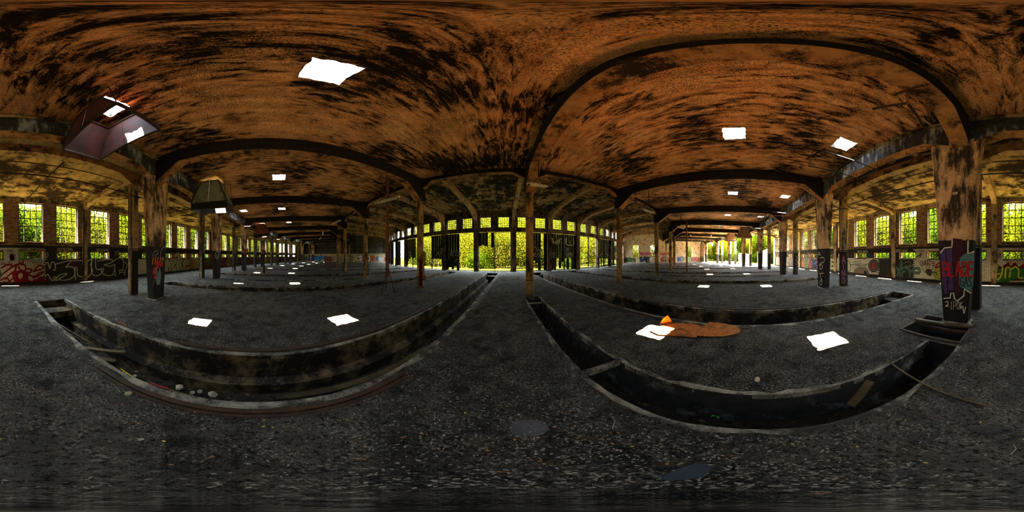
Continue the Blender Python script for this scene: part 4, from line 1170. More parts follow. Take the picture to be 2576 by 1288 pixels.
# smaller pieces on the far bays and the end walls
def piece(p0, e, up, n, w, h, cols, parent, seed, base=None):
    """a row of fat letters between p0 and p0+e*w"""
    rd = random.Random(seed); mb = MB(); mats = []
    def mi(c):
        m = paint(*c)
        if m not in mats: mats.append(m)
        return mats.index(m)
    lay = 0.0
    if base:
        mb.poly([p0+n*0.001+e*x*w+up*y*h for x, y in ((0, 0.05), (0.2, -0.02), (0.5, 0.03), (0.8, 0), (1, 0.06), (1.01, 0.8), (0.85, 1.0), (0.6, 0.9), (0.35, 1.02), (0.1, 0.9), (-0.01, 0.7))], mi(base))
    N = max(2, int(w/(h*0.62))); lw = h*0.24
    for i in range(N):
        ch = rd.choice('SREOKNAMPGEBZ'); c = rd.choice(cols); c2_ = rd.choice(cols)
        for L_ in range(3):
            for st in FONT[ch]:
                lay += 0.0004
                pp = [p0 + e*(w*(i+0.12+q[0]*0.8)/N + 0) + up*(h*(0.12+q[1]*0.74) + 0.06*h*math.sin(i*2.1)) + n*(0.002+lay) for q in st]
                ribbon(mb, smooth(pp) if len(pp) > 2 else pp, n, (lw*1.35, lw, lw*0.3)[L_], mi((BLK, c, c2_)[L_]))
    for i in range(int(w*2)):
        a = p0+e*rd.uniform(0, w)+up*rd.uniform(h*0.2, h*1.25)+n*(lay+0.002)
        ribbon(mb, smooth([a, a+e*rd.uniform(-.3, .3)+up*rd.uniform(-.25, .25), a+e*rd.uniform(-.4, .4)+up*rd.uniform(-.3, .3)]), n, 0.035, mi(rd.choice(cols+[WHT, BLK])))
    return mb.build('graffiti', mats, parent)
PAL = [[(60,60,70),(95,100,110),(140,60,50)], [(190,90,30),(200,160,40),(60,120,60)], [(70,130,50),(200,110,40),(150,50,40)], [(150,40,80),(190,190,190),(50,60,120)], [(190,80,40),(210,190,120),(60,130,140)], [(110,140,60),(170,70,60),(60,90,140)], [(190,180,140),(140,70,60),(70,110,90)]]
for k in list(range(-7, -1)) + [3, 4]:
    F = FO[k]; x = -F.L/2+0.35 if k != -2 else 1.1; i = 0
    while x < F.L/2-1.2:
        w = min(random.uniform(1.7, 2.8), F.L/2-0.3-x)
        piece(F.p(x, 0.15, 0.015), F.u, Vector((0, 0, 1)), F.n, w, random.uniform(1.05, 1.3), PAL[(k*3+i) % 7], PANEL[k], k*13+i, random.choice([(175,165,130), (150,135,105), (40,36,34)]))
        x += w+0.1; i += 1
nL = nrm(-8)
for r0, w, cols, base, h in ((57.6, 4.6, [(30,110,190),(40,140,210),(20,60,130)], (170,160,150), 1.55), (52.6, 3.4, [(40,90,150),(170,50,50),(200,180,60)], (110,110,120), 1.3), (48.8, 5.2, [(200,90,40),(60,140,150),(210,200,190)], None, 1.4), (43.0, 5.4, [(230,225,220),(190,90,40),(200,190,50)], (150,95,45), 1.6), (37.2, 3.9, [(215,210,210),(170,60,40),(90,110,150)], None, 1.2), (60.4, 2.4, [(120,110,100),(60,90,60),(150,70,60)], None, 1.2)):
    piece(P(-8, r0, 0.003, 0.25), -dirv(-8), Vector((0, 0, 1)), nL, w, h, cols, wall_left, int(r0*10), base)
nR = -nrm(8)
for r0, w, cols, base, h, z in ((34.0, 2.6, [(40,90,50),(60,150,90),(120,60,40)], (60,70,40), 1.1, 0.2), (37.6, 3.4, [(225,225,225),(40,60,120),(30,30,30)], None, 1.3, 0.2), (37.8, 3.0, [(190,70,100),(200,90,110)], None, 0.7, 1.9), (43.0, 3.6, [(60,110,150),(200,170,60),(180,60,50)], (40,60,90), 1.2, 0.2), (42.8, 2.8, [(180,80,80),(190,90,90)], None, 0.7, 1.9), (47.6, 4.0, [(60,90,150),(200,180,60),(60,140,110)], (150,120,80), 1.3, 0.2), (51.6, 2.6, [(200,70,40),(220,120,50),(40,60,110)], (150,70,40), 1.2, 0.2)):
    piece(P(8, r0, -0.003, z), dirv(8), Vector((0, 0, 1)), nR, w, h, cols, wall_right, int(r0*10)+int(z*10), base)

# paint on the columns
def col_art(col, k, R, off, tr, toward=None):
    n = -dirv(k) if toward is None else toward
    return Art(P(k, R)+n*off, n, col, tr)
A = col_art(COLB[0.5], 0.5, RB, 0.1835, crop(2320, 360, 0.3726))
A.fill((72, 52, 104), [(122,742),(160,712),(200,702),(206,900),(210,995),(178,992),(172,1018),(146,1012)], False)
A.fill((62, 16, 36), [(207,642),(272,650),(285,760),(252,790),(246,1028),(226,1034),(222,900),(206,760)], False)
A.fill((78, 122, 126), [(255,775),(288,745),(352,738),(350,860),(342,960),(330,998),(290,985),(252,970),(246,830)], False)
A.stroke(BLK, [(160,715),(165,800),(172,1010)], 0.03); A.stroke(BLK, [(255,845),(300,830),(320,850),(285,880)], 0.03)
for s in ([(122,742),(150,708),(200,702),(203,660)], [(310,660),(308,745),(350,733)], [(146,1048),(190,1045),(192,1015),(212,1012),(218,1050),(236,1066),(282,1030),(284,985),(330,1012)]): A.stroke(WHT, s, 0.03, False, False)
A.word((170, 22, 24), 'BLADE', 142, 808, 215, 88, 0.045); A.word((20, 30, 34), 'GAS', 258, 905, 84, 62, 0.022); A.word((25, 20, 40), 'L', 180, 905, 20, 40, 0.02)
A.stroke(WHT, [(158,1075),(172,1068),(176,1085),(158,1100),(180,1098)], 0.018)
for st in letters('IPOK', 190, 1070, 90, 52): A.stroke(WHT, st, 0.012)
A.stroke(WHT, [(262,1110),(275,1100),(283,1150),(294,1105)], 0.02)
A.done('purple, maroon and teal blocks with red capitals and white zigzag')
A = col_art(COLB[-0.5], -0.5, RB, 0.1835, crop(300, 420, 0.2718))
for x in (308, 330, 352, 376, 398): A.stroke((200, 130, 30), [(x,900),(x+3,860),(x+10,838)], 0.05)
for x, y in ((340, 880), (365, 890), (385, 905), (350, 920), (325, 945), (320, 980), (330, 1020), (392, 900)): A.fill((185, 24, 34), [(x-14,y-8),(x,y-18),(x+14,y-6),(x+10,y+14),(x-8,y+16)])
A.fill((96, 128, 124), [(350,1000),(372,950),(380,1010),(374,1070),(352,1088),(340,1060)])
for s in ([(312,1098),(320,1060),(342,1020),(350,960),(335,930)], [(350,925),(372,945),(382,1000),(374,1070),(352,1090),(342,1062)], [(345,1040),(376,1020)], [(345,1060),(376,1045)], [(378,850),(382,790),(404,745),(426,748),(424,775)], [(305,830),(318,790),(345,775),(358,800),(330,815),(345,830)], [(385,860),(404,840),(410,870)], [(318,960),(345,995)], [(330,940),(348,985)]): A.stroke((205, 208, 200), s, 0.014)
A.done('orange and red flourish with a pale wing drawn in chalky lines')
A = col_art(COLB[1.5], 1.5, RB, 0.1835, crop(1860, 500, 0.18634))
for s in ([(1058,780),(1075,720),(1098,770)], [(1060,755),(1095,750)], [(1090,800),(1140,795),(1142,850),(1100,870),(1075,900)], [(1100,880),(1122,915),(1105,950),(1085,935),(1100,880)], [(1075,1010),(1135,1005)], [(1100,1010),(1095,1060),(1112,1110)], [(1115,1090),(1085,1125),(1092,1165),(1115,1150),(1118,1115)]): A.stroke(CRM, s, 0.045)
A.done('tall cream letters down a dark column foot')
A = col_art(COLS[1.5], 1.5, RS, 0.175, crop(1860, 500, 0.18634))
A.fill((95, 22, 30), [(1382,740),(1432,742),(1434,800),(1384,800)], False)
for st in column_letters('AINO', 1386, 790, 42, 360): A.stroke((190, 120, 140), st, 0.075)
A.fill((30, 10, 12), [(1384,1080),(1390,1075),(1390,1090),(1384,1090)], False)
A.done('pink letters stacked down the column')
A = col_art(COLS[-1.5], -1.5, RS, 0.175, crop(380, 500, 0.17083))
for st in column_letters('SWOK', 716, 860, 34, 240): A.stroke(WHT, st, 0.045)
A.done('white letters stacked down the column')
A = col_art(COLB[-1.5], -1.5, RB, 0.1835, crop(380, 500, 0.17083))
A.stroke(CRM, [(950,800),(975,770),(1005,800),(1000,850),(970,880),(945,850),(950,800)], 0.035); A.stroke(CRM, [(960,820),(975,860),(995,815)], 0.03); A.done()
A = col_art(COLS[2.5], 2.5, RS, 0.175, crop(1860, 500, 0.18634))
A.stroke(WHT, [(765,770),(780,800),(760,830),(783,850),(762,880),(785,900),(765,930),(775,965)], 0.04); A.done()
def toward_cam(k, R):
    v = CAMP-P(k, R); v.z = 0; return v.normalized()
A = col_art(COLA[-0.5], -0.5, RA, 0.182, crop(900, 430, 0.24845), toward_cam(-0.5, RA))
A.fill((70, 14, 14), [(622,905),(652,905),(652,1165),(622,1160)], False); A.word((120, 20, 20), 'E', 628, 930, 30, 190, 0.02)
A.stroke(BLK, [(664,825),(676,840),(668,900),(662,1000),(664,1080),(676,1100)], 0.13); A.stroke((200, 130, 35), [(664,828),(673,842),(666,900),(661,1000),(664,1075),(674,1092)], 0.085)
A.fill(CRM, [(658,1110),(678,1105),(678,1160),(658,1168)], False); A.done('orange looped stroke over a dark red foot')
A = col_art(COLA[-1.5], -1.5, RA, 0.182, crop(900, 430, 0.24845), toward_cam(-1.5, RA))
A.stroke(BLK, [(90,835),(98,850),(94,920),(100,1050)], 0.16); A.stroke((200, 130, 35), [(90,838),(98,850),(94,920),(100,1045)], 0.10); A.stroke(CRM, [(86,900),(84,1050)], 0.05); A.done('orange stroke edged in black')
A = col_art(COLA[1.5], 1.5, RA, 0.182, crop(1280, 520, 0.13974), toward_cam(1.5, RA))
for s in ([(1940,760),(1975,800),(1965,880),(1945,930)], [(1945,830),(1975,860)], [(1940,980),(1975,985)], [(1950,1010),(1950,1080)], [(1970,1010),(1970,1080)], [(1942,1110),(1975,1110)]): A.stroke(CRM, s, 0.05)
A.done('pale block letters on the slender column')

# paint on the door leaves: kept on the plane of the sheets
def door_art(k, tr, col, strokes, w, parent):
    A = Art(FD[k].p(0, 0, 0.05), FD[k].n, parent, tr)
    for s in strokes: A.stroke(col, s, w)
    return A
c5 = crop(1280, 520, 0.13974); c6 = crop(980, 520, 0.13974)
LEAF = {o['label']: o for o in COL.objects if o.name.startswith('door_') and o.get('label')}
def leafof(s): return [o for l, o in LEAF.items() if s in l][0]
A = door_art(2, c5, WHT, [[(784,565),(782,600),(800,600)], [(784,640),(804,620),(796,650),(830,650)], [(870,670),(875,600)], [(835,665),(845,625),(870,650),(885,675)], [(905,650),(912,590),(950,580)]], 0.10, leafof('round skull'))
A.stroke((215, 212, 205), [(850,880),(870,840),(905,832),(932,860),(935,900),(905,920),(862,915),(850,880)], 0.03)
for ex in (878, 906): A.fill((215, 212, 205), [(ex-8,885),(ex,877),(ex+8,885),(ex,893)])
A.word((190, 190, 185), 'SOK', 778, 820, 56, 60, 0.03); A.word((190, 190, 185), 'ASL', 784, 890, 55, 28, 0.03); A.done('white tag and round skull outline')
A = door_art(2, c5, WHT, [[(1004,590),(1020,590),(1022,650),(1002,655)], [(1040,550),(1040,680),(1165,685),(1160,560)], [(1100,620),(1105,680)]], 0.10, leafof('scribbled tags'))
for q in ((1004, 740, 'EDO', 88, 60), (1012, 825, 'CUNE', 130, 40), (1035, 870, 'SEAT', 130, 40)): A.word((205, 205, 198), q[2], q[0], q[1], q[3], q[4], 0.045)
A.stroke((200, 200, 195), [(1110,960),(1125,950),(1130,985),(1115,1000),(1135,1020)], 0.04); A.done('white scribbled tags and block capitals')
A = door_art(1, c5, (60, 105, 108), [[(500,960),(560,930),(640,950),(600,990),(520,980)], [(520,970),(600,940)]], 0.06, leafof('teal letters'))
A.word((205, 210, 205), 'KOL', 450, 840, 180, 65, 0.06); A.stroke((205, 210, 205), [(450,740),(480,720),(520,790),(540,770),(570,820)], 0.05); A.done('white and teal letters')
A = door_art(-1, c6, (190, 195, 190), [[(1165,1000),(1230,950),(1260,960),(1230,1040),(1255,1080),(1275,1040),(1240,1000)], [(1190,950),(1215,930),(1210,960),(1190,965)]], 0.045, leafof('looped white tags'))
A.word((190, 195, 190), 'ASNLTR', 1100, 790, 120, 35, 0.04); A.word((190, 195, 190), 'RLC', 1095, 840, 130, 45, 0.045); A.stroke((200, 205, 200), [(1220,830),(1262,820),(1265,890),(1225,880),(1250,850)], 0.07); A.done('white looped tags')
A = door_art(-2, c6, (205, 205, 210), [[(835,880),(870,840),(890,870),(915,830),(940,850),(945,890),(890,885)], [(905,770),(932,750),(942,800),(910,800)]], 0.09, leafof('open below'))
A.word((150, 110, 140), 'NT', 820, 755, 80, 50, 0.05); A.done('pale tags')
A = door_art(-3, c6, (200, 205, 215), [[(335,830),(370,815),(385,860),(350,870),(380,885),(410,880)]], 0.10, leafof('stepped torn')); A.stroke((40, 60, 120), [(340,930),(380,920),(370,960)], 0.10); A.done('white tag')
A = door_art(-4, c6, (70, 110, 170), [[(130,850),(150,830),(160,880),(135,900),(158,930)]], 0.10, leafof('with blue tag')); A.done('blue tag')
A = door_art(4, c5, (190, 188, 180), [[(1640,890),(1670,840),(1690,890),(1660,910)], [(1770,1000),(1785,960),(1795,1010)]], 0.06, leafof('left of a pair')); A.done('white tags')
A = door_art(4, c5, (190, 188, 180), [[(1740,870),(1760,850),(1790,880),(1760,900)]], 0.06, leafof('right of a pair')); A.done('white tags')

# ---------------------------------------------------------------- smoke hoods under the outer roof lights
MT['hood_in'] = m_rust('purple_rust_sheet', (0.085, 0.026, 0.021), (0.045, 0.018, 0.019), (0.030, 0.018, 0.018), 2.2)
MT['hood_green'] = m_rust('green_stained_sheet', (0.20, 0.21, 0.13), (0.12, 0.15, 0.08), (0.05, 0.05, 0.035), 3.0)
MT['hood_red'] = m_rust('red_rust_sheet', (0.22, 0.06, 0.022), (0.12, 0.04, 0.02))
MT['board'] = m_rust('old_boards', (0.28, 0.17, 0.075), (0.17, 0.10, 0.045), (0.06, 0.04, 0.02), 4.0)
def hood(k, zr, skirt, mat_, label, tilt=(0, 0), rods=True, boards=False):
    o = thing('smoke_hood', label, 'smoke hood', P(k, 53.6, -0.15 if k == 0 else 0.0, zr), th(k))
    o.rotation_euler = (tilt[0], tilt[1], th(k))
    a, b = 0.54, 0.98; t = 0.45; zt = 5.78-zr; z0 = skirt
    rim = [(-a, -b), (a, -b), (a, b), (-a, b)]; top = [(-t, -t), (t, -t), (t, t), (-t, t)]
    for i in range(4):
        j = (i+1) % 4
        A_, B_ = Vector((*rim[i], z0)), Vector((*rim[j], z0)); C_, D_ = Vector((*top[j], zt)), Vector((*top[i], zt))
        n = 6 if boards else 2
        for s in range(n):
            u0, u1 = s/n+0.004, (s+1)/n-0.004
            p = [A_.lerp(B_, u0), A_.lerp(B_, u1), D_.lerp(C_, u1), D_.lerp(C_, u0)]
            nn = (p[1]-p[0]).cross(p[3]-p[0]).normalized()*0.012
            m = MB(); m.prism(p, nn); m.build('hood_panel', mat_, o)
        if skirt > 0:
            m = MB(); p = [Vector((*rim[i], 0)), Vector((*rim[j], 0)), B_, A_]; nn = (p[1]-p[0]).cross(p[3]-p[0]).normalized()*0.012
            m.prism(p, nn); m.build('hood_skirt', MT['steel'], o)
        m = MB(); m.bar(A_, D_, 0.05, 0.05); m.build('corner_angle', MT['rust_dark'], o)
        m = MB(); m.bar(Vector((*rim[i], 0)), Vector((*rim[j], 0)), 0.06, 0.07); m.build('rim_angle', MT['rust_dark'], o)
        m = MB(); m.bar(D_, C_, 0.05, 0.06); m.build('neck_angle', MT['rust_dark'], o)
    if rods:
        for x, y in ((-a, -b), (a, -b), (a, b), (-a, b)):
            m = MB(); m.tube([(x, y, 0.02), (x*1.05, y*0.80, ZC-zr)], 0.012, 5); m.build('hanger_rod', MT['rust_dark'], o)
    return o
hood(0, 4.75, 0.0, MT['hood_in'], 'large open pyramid smoke hood of purple-rusted sheet without a skirt', (0.03, -0.05))
hood(-1, 4.18, 0.36, MT['hood_green'], 'green-stained pyramid smoke hood with a black skirt', (-0.04, 0.03))
hood(-3, 4.18, 0.30, MT['hood_red'], 'red-rusted smoke hood with a crooked rim', (0.06, 0.05))
hood(4, 4.30, 0.0, MT['board'], 'boarded smoke hood nearest the collapsed corner, pale edge strip', (0, 0), True, True)
hood(5, 4.40, 0.0, MT['board'], 'small boarded smoke hood before the cream end wall', (0, 0), False, True)
# bare hanger frames where hoods are gone
for k, lab in ((1, 'bent hanger frame of thin rods beside the wide tapered column'), (2, 'rusty hanger frame with a slanting angle bar'), (3, 'hanger frame with loose rods under the far roof light'), (-2, 'hanger frame with a dangling pale lamp trough'), (-4, 'thin hanger frame far along the row')):
    z = 4.85 if k == 1 else 4.55
    o = thing('hood_hanger', lab, 'hanger frame', P(k, 53.6, 0, z), th(k))
    for (x0, y0, x1, y1) in ((-0.54, -0.98, 0.54, -0.98), (0.54, -0.98, 0.54, 0.98), (-0.54, 0.98, -0.54, -0.98)):
        m = MB(); m.tube([(x0, y0, 0.06*x0), (x1, y1, 0.05*y1)], 0.022, 6); m.build('frame_bar', MT['rust'] if k == 2 else MT['steel'], o)
    for x, y in ((-0.54, -0.98), (0.54, -0.98), (0.54, 0.98)):
        m = MB(); m.tube([(x, y, 0), (x*1.05, y*0.78, ZC-z)], 0.012, 5); m.build('hanger_rod', MT['steel'], o)
    m = MB(); m.tube([(-0.54, 0.98, 0), (-0.75, 1.05, -0.08), (-0.7, 1.5, -0.55)], 0.02, 6); m.build('loose_bar', MT['steel'], o)

# ---------------------------------------------------------------- hanging lamps under the beams
MT['lamp_pale'] = flat('pale_lamp_housing', (0.52, 0.47, 0.32), 0.6, var=0.35)
def lamp(k, r, z, tilt, yaw, label, group, swing=0.0):
    o = thing('hanging_lamp', label, 'lamp', P(k, r, 0, z), th(k)+yaw, group)
    m = MB(); L = 0.70
    sec = [(-0.075, 0.0), (-0.055, 0.055), (0.055, 0.055), (0.075, 0.0), (0.06, -0.01), (-0.06, -0.01)]
    m.loft([[(x, y, zz + tilt*x) for y, zz in sec] for x in (-L, -L+0.02, L-0.02, L)]); m.build('housing', MT['lamp_pale'], o)
    m = MB(); m.tube([(-L+0.06, 0, -0.03-tilt*L), (L-0.06, 0, -0.03+tilt*L)], 0.02, 6); m.build('tube_light', MT['lamp_pale'], o)
    for x in (-L+0.05, L-0.05): m = MB(); m.cbox((x, 0, -0.025+tilt*x), 0.05, 0.05, 0.05); m.build('lamp_holder', MT['steel'], o)
    ap = (0, 0, 0.38)
    for x in (-0.38, 0.38): m = MB(); m.bar((x, 0, 0.05+tilt*x), ap, 0.025, 0.012); m.build('stay', MT['rust_dark'], o)
    m = MB(); m.bar(ap, (swing, 0, 5.36-z), 0.03, 0.03); m.build('hanger_rod', MT['rust_dark'], o)
    return o
lamp(-0.5, 46.15, 4.08, -0.05, 0.0, 'long pale lamp trough hanging beside the tripod pipe', None)
lamp(0.5, 45.6, 4.22, 0.32, 0.9, 'pale lamp trough hanging askew beside the column in the duct', None)
lamp(1.5, 45.9, 4.12, 0.10, 0.1, 'pale lamp trough by the beam over the block-lettered column', None)
for k, r in ((2.5, 46.0), (3.5, 46.2), (4.5, 46.4), (-1.5, 46.2), (-2.5, 46.2), (-3.5, 46.3), (3.5, 48.6), (4.5, 48.4)):
    lamp(k, r, 4.1, random.uniform(-0.12, 0.12), random.uniform(-0.2, 0.2), 'dusty lamp trough hung under a sooty beam further down the shed', 'lamps along the far beams')
# stub of a lamp hanger under the big beam, with two arms left
q = hit(2283, 226, (0, 0, 5.36), Vector((0, 0, 1)))
o = thing('lamp_bracket', 'rusty cross-shaped lamp bracket hanging under the big beam', 'bracket', (q.x, q.y, 5.36), th(0.5))
m = MB(); m.bar((0, 0, 0), (0, 0, -0.62), 0.035, 0.035); m.build('hanger_rod', MT['soffit'], o)
for a, b in (((-0.26, 0, -0.012), (0.26, 0, -0.012)), ((0, 0, -0.6), (0.50, 0.20, -0.56)), ((0, 0, -0.6), (0.2, -0.75, -0.62))):
    m = MB(); m.bar(a, b, 0.05, 0.025); m.build('arm', MT['rust_dark'], o)

# ---------------------------------------------------------------- pipes
def pipe(name, label, cat, pts, r, mat_, n=7, group=None):
    o = MB().tube(pts, r, n).build(name, mat_); tag(o, label, cat, group); return o
pipe('aisle_pipe', 'thin dark pipe running along under the aisle roof', 'pipe', [P(k/2, 57.0, 0, 5.08) for k in range(-14, 10)], 0.03, MT['steel'], 6)
pipe('aisle_pipe', 'second thin pipe close below the aisle roof along the square columns', 'pipe', [P(k/2, 56.35, 0, 5.255) for k in range(-14, 10)], 0.022, MT['rust_dark'], 6)
pipe('brace_rod', 'slanting rod from the aisle beam to the top of the casement window', 'rod', [P(-0.05, 56.1, 0, 5.45), P(0.06, RW-0.15, 0, 4.98)], 0.03, MT['steel'], 6)
pipe('brace_rod', 'slanting rod across the window next to the pink-lettered column', 'rod', [P(1.62, 57.6, 0, 2.0), P(1.3, RW-0.15, 0, 4.9)], 0.02, MT['steel'], 6)
pipe('brace_rod', 'slanting rod beside the brick pier at the open corner', 'rod', [P(3.6, 57.6, 0, 0.6), P(4.1, RW-0.6, 0, 5.0)], 0.02, MT['steel'], 6)
tp = P(-0.585, 45.68)
o = thing('pipe_tripod', 'rusty upright pipe standing on a three-legged iron stand', 'pipe stand', (tp.x, tp.y, 0), 0.3)
m = MB(); m.tube([(0.0, 0, 0.72), (-0.03, 0.02, 2.2), (0.02, 0.0, 3.6), (0.0, 0.0, 5.35)], 0.078, 10, cap=False); m.build('pipe', MT['rust'], o)
for a in (0.2, 2.3, 4.4):
    m = MB(); m.tube([(0.05*math.cos(a), 0.05*math.sin(a), 1.15), (0.34*math.cos(a), 0.34*math.sin(a), 0.0)], 0.017, 6); m.build('leg', MT['rust_dark'], o)
m = MB(); m.tube([(0, 0, 1.08), (0, 0, 1.14)], 0.095, 10); m.build('collar', MT['rust_dark'], o)
q = hit(1727.6, 556, (0, 0, 5.35), Vector((0, 0, 1)))
pipe('prop_pipe', 'dark red pipe propped between floor and beam far along', 'pipe', [(q.x, q.y, 0), (q.x, q.y, 5.35)], 0.085, MT['rust'])
for i, (k, r) in enumerate(((-2.3, 40.5), (-1.2, 40.0), (-0.95, 38.5), (0.55, 40.8))):
    pipe('drop_rod', 'thin rod hanging from the roof over the doors', 'rod', [P(k, r, 0, zdoor(r)), P(k, r, 0, zdoor(r)-2.0)], 0.014, MT['steel'], 5, 'drop rods over the door bays')
for k, r, L in ((3.2, 48.5, 1.6), (3.9, 47.5, 1.7), (4.6, 49.0, 1.4), (-2.6, 48.5, 1.4), (-3.6, 47.5, 1.6)):
    pipe('drop_rod', 'thin rod hanging from the sooty ceiling', 'rod', [P(k, r, 0, ZC), P(k, r, 0.05, ZC-L)], 0.014, MT['steel'], 5, 'drop rods under the sooty ceiling')
# standpipes at two columns
for (k, s, lab) in ((-1.5, -0.42, 'bent standpipe at the foot of the orange-looped column'), (2.5, 0.42, 'bent standpipe at the foot of a plain slender column')):
    b0 = P(k, RA-0.05, s)
    pipe('standpipe', lab, 'pipe', [b0, b0+Vector((0, 0, 0.85)), b0+nrm(k)*(0.10 if s < 0 else -0.10)+Vector((0, 0, 1.0)), b0+nrm(k)*(0.22 if s < 0 else -0.22)+Vector((0, 0, 0.97))], 0.04, MT['rust_dark'])
# posts and boxes
q = ground(664, 687); o = thing('bollard', 'dark iron bollard with a domed top between the pits', 'bollard', (q.x, q.y, 0))
m = MB(); m.tube([(0, 0, 0), (0, 0, 0.72), (0, 0, 0.80), (0, 0, 0.84)], [0.12, 0.12, 0.09, 0.03], 12); m.build('post', MT['steel'], o)
m = MB(); m.tube([(0, 0, 0), (0, 0, 0.05)], 0.16, 12); m.build('base_ring', MT['rust_dark'], o)
for (px, py, h_, lab) in ((818, 672, 1.25, 'tall rust-red iron post before the end wall'), (826, 664.5, 1.2, 'shorter rust-red iron post close to the end wall')):
    q = ground(px, py); o = thing('iron_post', lab, 'post', (q.x, q.y, 0)); m = MB(); m.cbox((0, 0, h_/2), 0.16, 0.16, h_); m.build('post', MT['hood_red'], o)
    m = MB(); m.cbox((0, 0, h_+0.015), 0.2, 0.2, 0.03); m.build('cap', MT['rust_dark'], o)
MT['red_box'] = flat('dull_red_box', (0.22, 0.03, 0.025), 0.6)
for k, lab in ((-2.5, 'dull red switch box with white scrawl on a tapered column'), (-3.5, 'dull red switch box on the next tapered column')):
    n = -dirv(k); q = P(k, RB-0.18-0.16, 0.28, 2.1)
    o = thing('switch_box', lab, 'switch box', q, th(k)); m = MB(); m.cbox((0, 0, 0.21), 0.62, 0.30, 0.42); m.build('case', MT['red_box'], o)
    m = MB(); m.cbox((0, 0.155, 0.21), 0.52, 0.012, 0.34); m.build('cover', MT['red_box'], o)
    if k == -2.5:
        for i, ch in enumerate('SUN'):
            A = Art(q+n*0.166, n, o, crop(380, 500, 0.17083)); A.word(WHT, ch, 1370+i*20, 700, 20, 50, 0.045); A.done(None, 'painted_letter')
bx = P(0.5, RB)-dirv(0.5)*0.186; pt_ = hit(2320+222*0.3726, 360+338*0.3726, bx, -dirv(0.5))
o = thing('junction_plate', 'small pale metal plate on the broad tapered column', 'plate', pt_, th(0.5)); m = MB(); m.cbox((0, 0.004, 0), 0.115, 0.012, 0.06); m.build('plate', MT['lamp_pale'], o)
m = MB(); m.cbox((0.015, 0.012, 0), 0.035, 0.006, 0.025); m.build('slot', MT['steel'], o)

# ---------------------------------------------------------------- orange sheet metal in the sun patch
MT['orange'] = m_rust('bright_orange_rust', (0.50, 0.155, 0.018), (0.26, 0.085, 0.014), (0.10, 0.036, 0.010), 14.0)
c7 = crop(1580, 770, 0.12422)
def plate(name, label, pts, z, mat_, t=0.012, cat='metal sheet', curl=0.0):
    pp = [ground(*c7(*q)) for q in pts]; c = sum(pp, Vector())/len(pp)
    top = [Vector((q.x, q.y, z+curl*((q-c).length**2))) for q in pp]; m = MB(); n = len(top)
    ctr = Vector((c.x, c.y, z))
    for i in range(n):
        j = (i+1) % n; m.add([ctr, top[i], top[j]], [(0, 1, 2)]); m.add([ctr-Vector((0, 0, t)), top[j]-Vector((0, 0, t)), top[i]-Vector((0, 0, t))], [(0, 1, 2)])
        m.quad(top[i], top[i]-Vector((0, 0, t)), top[j]-Vector((0, 0, t)), top[j])
    return tag(m.build(name, mat_), label, cat)
plate('rusty_sheet', 'bright orange rusty sheet lying half in the sun patch', [(430,520),(640,440),(760,400),(950,370),(1240,365),(1475,430),(1430,560),(1385,665),(1060,640),(880,622),(600,600)], 0.03, MT['orange'], curl=0.05)
plate('rusty_sheet', 'brown-orange flaking sheet with a pointed end beside the pit', [(1490,425),(1640,385),(1800,365),(1990,385),(2060,420),(2170,425),(2220,470),(2290,530),(2240,585),(1950,640),(1650,648),(1405,640),(1420,560)], 0.035, MT['orange'], curl=0.06)
plate('rusty_sheet', 'torn orange strip curled up on the flaking sheet', [(1615,360),(1760,375),(1760,395),(1680,412)], 0.055, MT['orange'], curl=0.5)
a, b = ground(*c7(630, 372)), ground(*c7(912, 340)); ap = hit(*c7(795, 180), a, (b-a).cross(Vector((0, 0, 1))).normalized()); e1 = hit(*c7(700, 235), a, (b-a).cross(Vector((0, 0, 1))).normalized())
nn = (b-a).cross(Vector((0, 0, 1))).normalized()
m = MB(); m.prism([a, b, b.lerp(ap, 0.5)+nn*0.03, ap+nn*0.02, e1+nn*0.04, a.lerp(e1, 0.45)+nn*0.02], nn*0.012); o = m.build('rusty_sheet', MT['orange']); tag(o, 'upright orange triangle of bent sheet metal', 'metal sheet')

# ---------------------------------------------------------------- wood, stones and litter in the pit, the duct and the hatch
MT['wood'] = m_rust('rotten_wood', (0.1160, 0.0840, 0.0360), (0.0600, 0.0420, 0.0200), (0.0240, 0.0180, 0.0120), 5.0)
MT['stone'] = flat('pale_stone', (0.4000, 0.3600, 0.3000), 0.9, var=0.3)
def plank(label, a, b, w, t, mat_, name='plank', cat='plank'):
    o = MB().bar(a, b, w, t).build(name, mat_); return tag(o, label, cat)
PB = -0.74
def pg(x, y, z=PB): return ground(x, y, z)
c8 = crop(0, 650, 0.34930)
def pc(x, y, z=PB): return ground(*c8(x, y), z)
plank('weathered pale plank lying across the long pit', pc(480, 620, -0.45), pc(900, 675, -0.42), 0.10, 0.035, MT['wood'])
plank('dark wet plank lying deep in the long pit', pc(560, 690), pc(830, 740), 0.12, 0.03, MT['wood'])
plank('split log with a grey flank in the long pit', pc(1050, 900), pc(1460, 1030), 0.11, 0.09, MT['wood'], 'log', 'log')
plank('red-painted stick on the split log', pc(1090, 905, -0.6), pc(1215, 945, -0.6), 0.045, 0.045, MT['red_box'], 'stick', 'stick')
plank('long bowed board along the pit wall', pg(695, 1000), pg(1075, 870), 0.13, 0.05, MT['wood'])
MT['neon'] = flat('neon_yellow', (0.42, 0.62, 0.01), 0.6, var=0.1); MT['yellow'] = flat('yellow_stick', (0.55, 0.45, 0.03), 0.6, var=0.1)
plank('neon green stick lying flat in the pit litter', pc(780, 775, -0.6), pc(910, 832, -0.6), 0.02, 0.02, MT['neon'], 'stick', 'stick')
plank('yellow stick beside the split log', pc(868, 795, -0.62), pc(975, 865, -0.62), 0.02, 0.02, MT['yellow'], 'stick', 'stick')
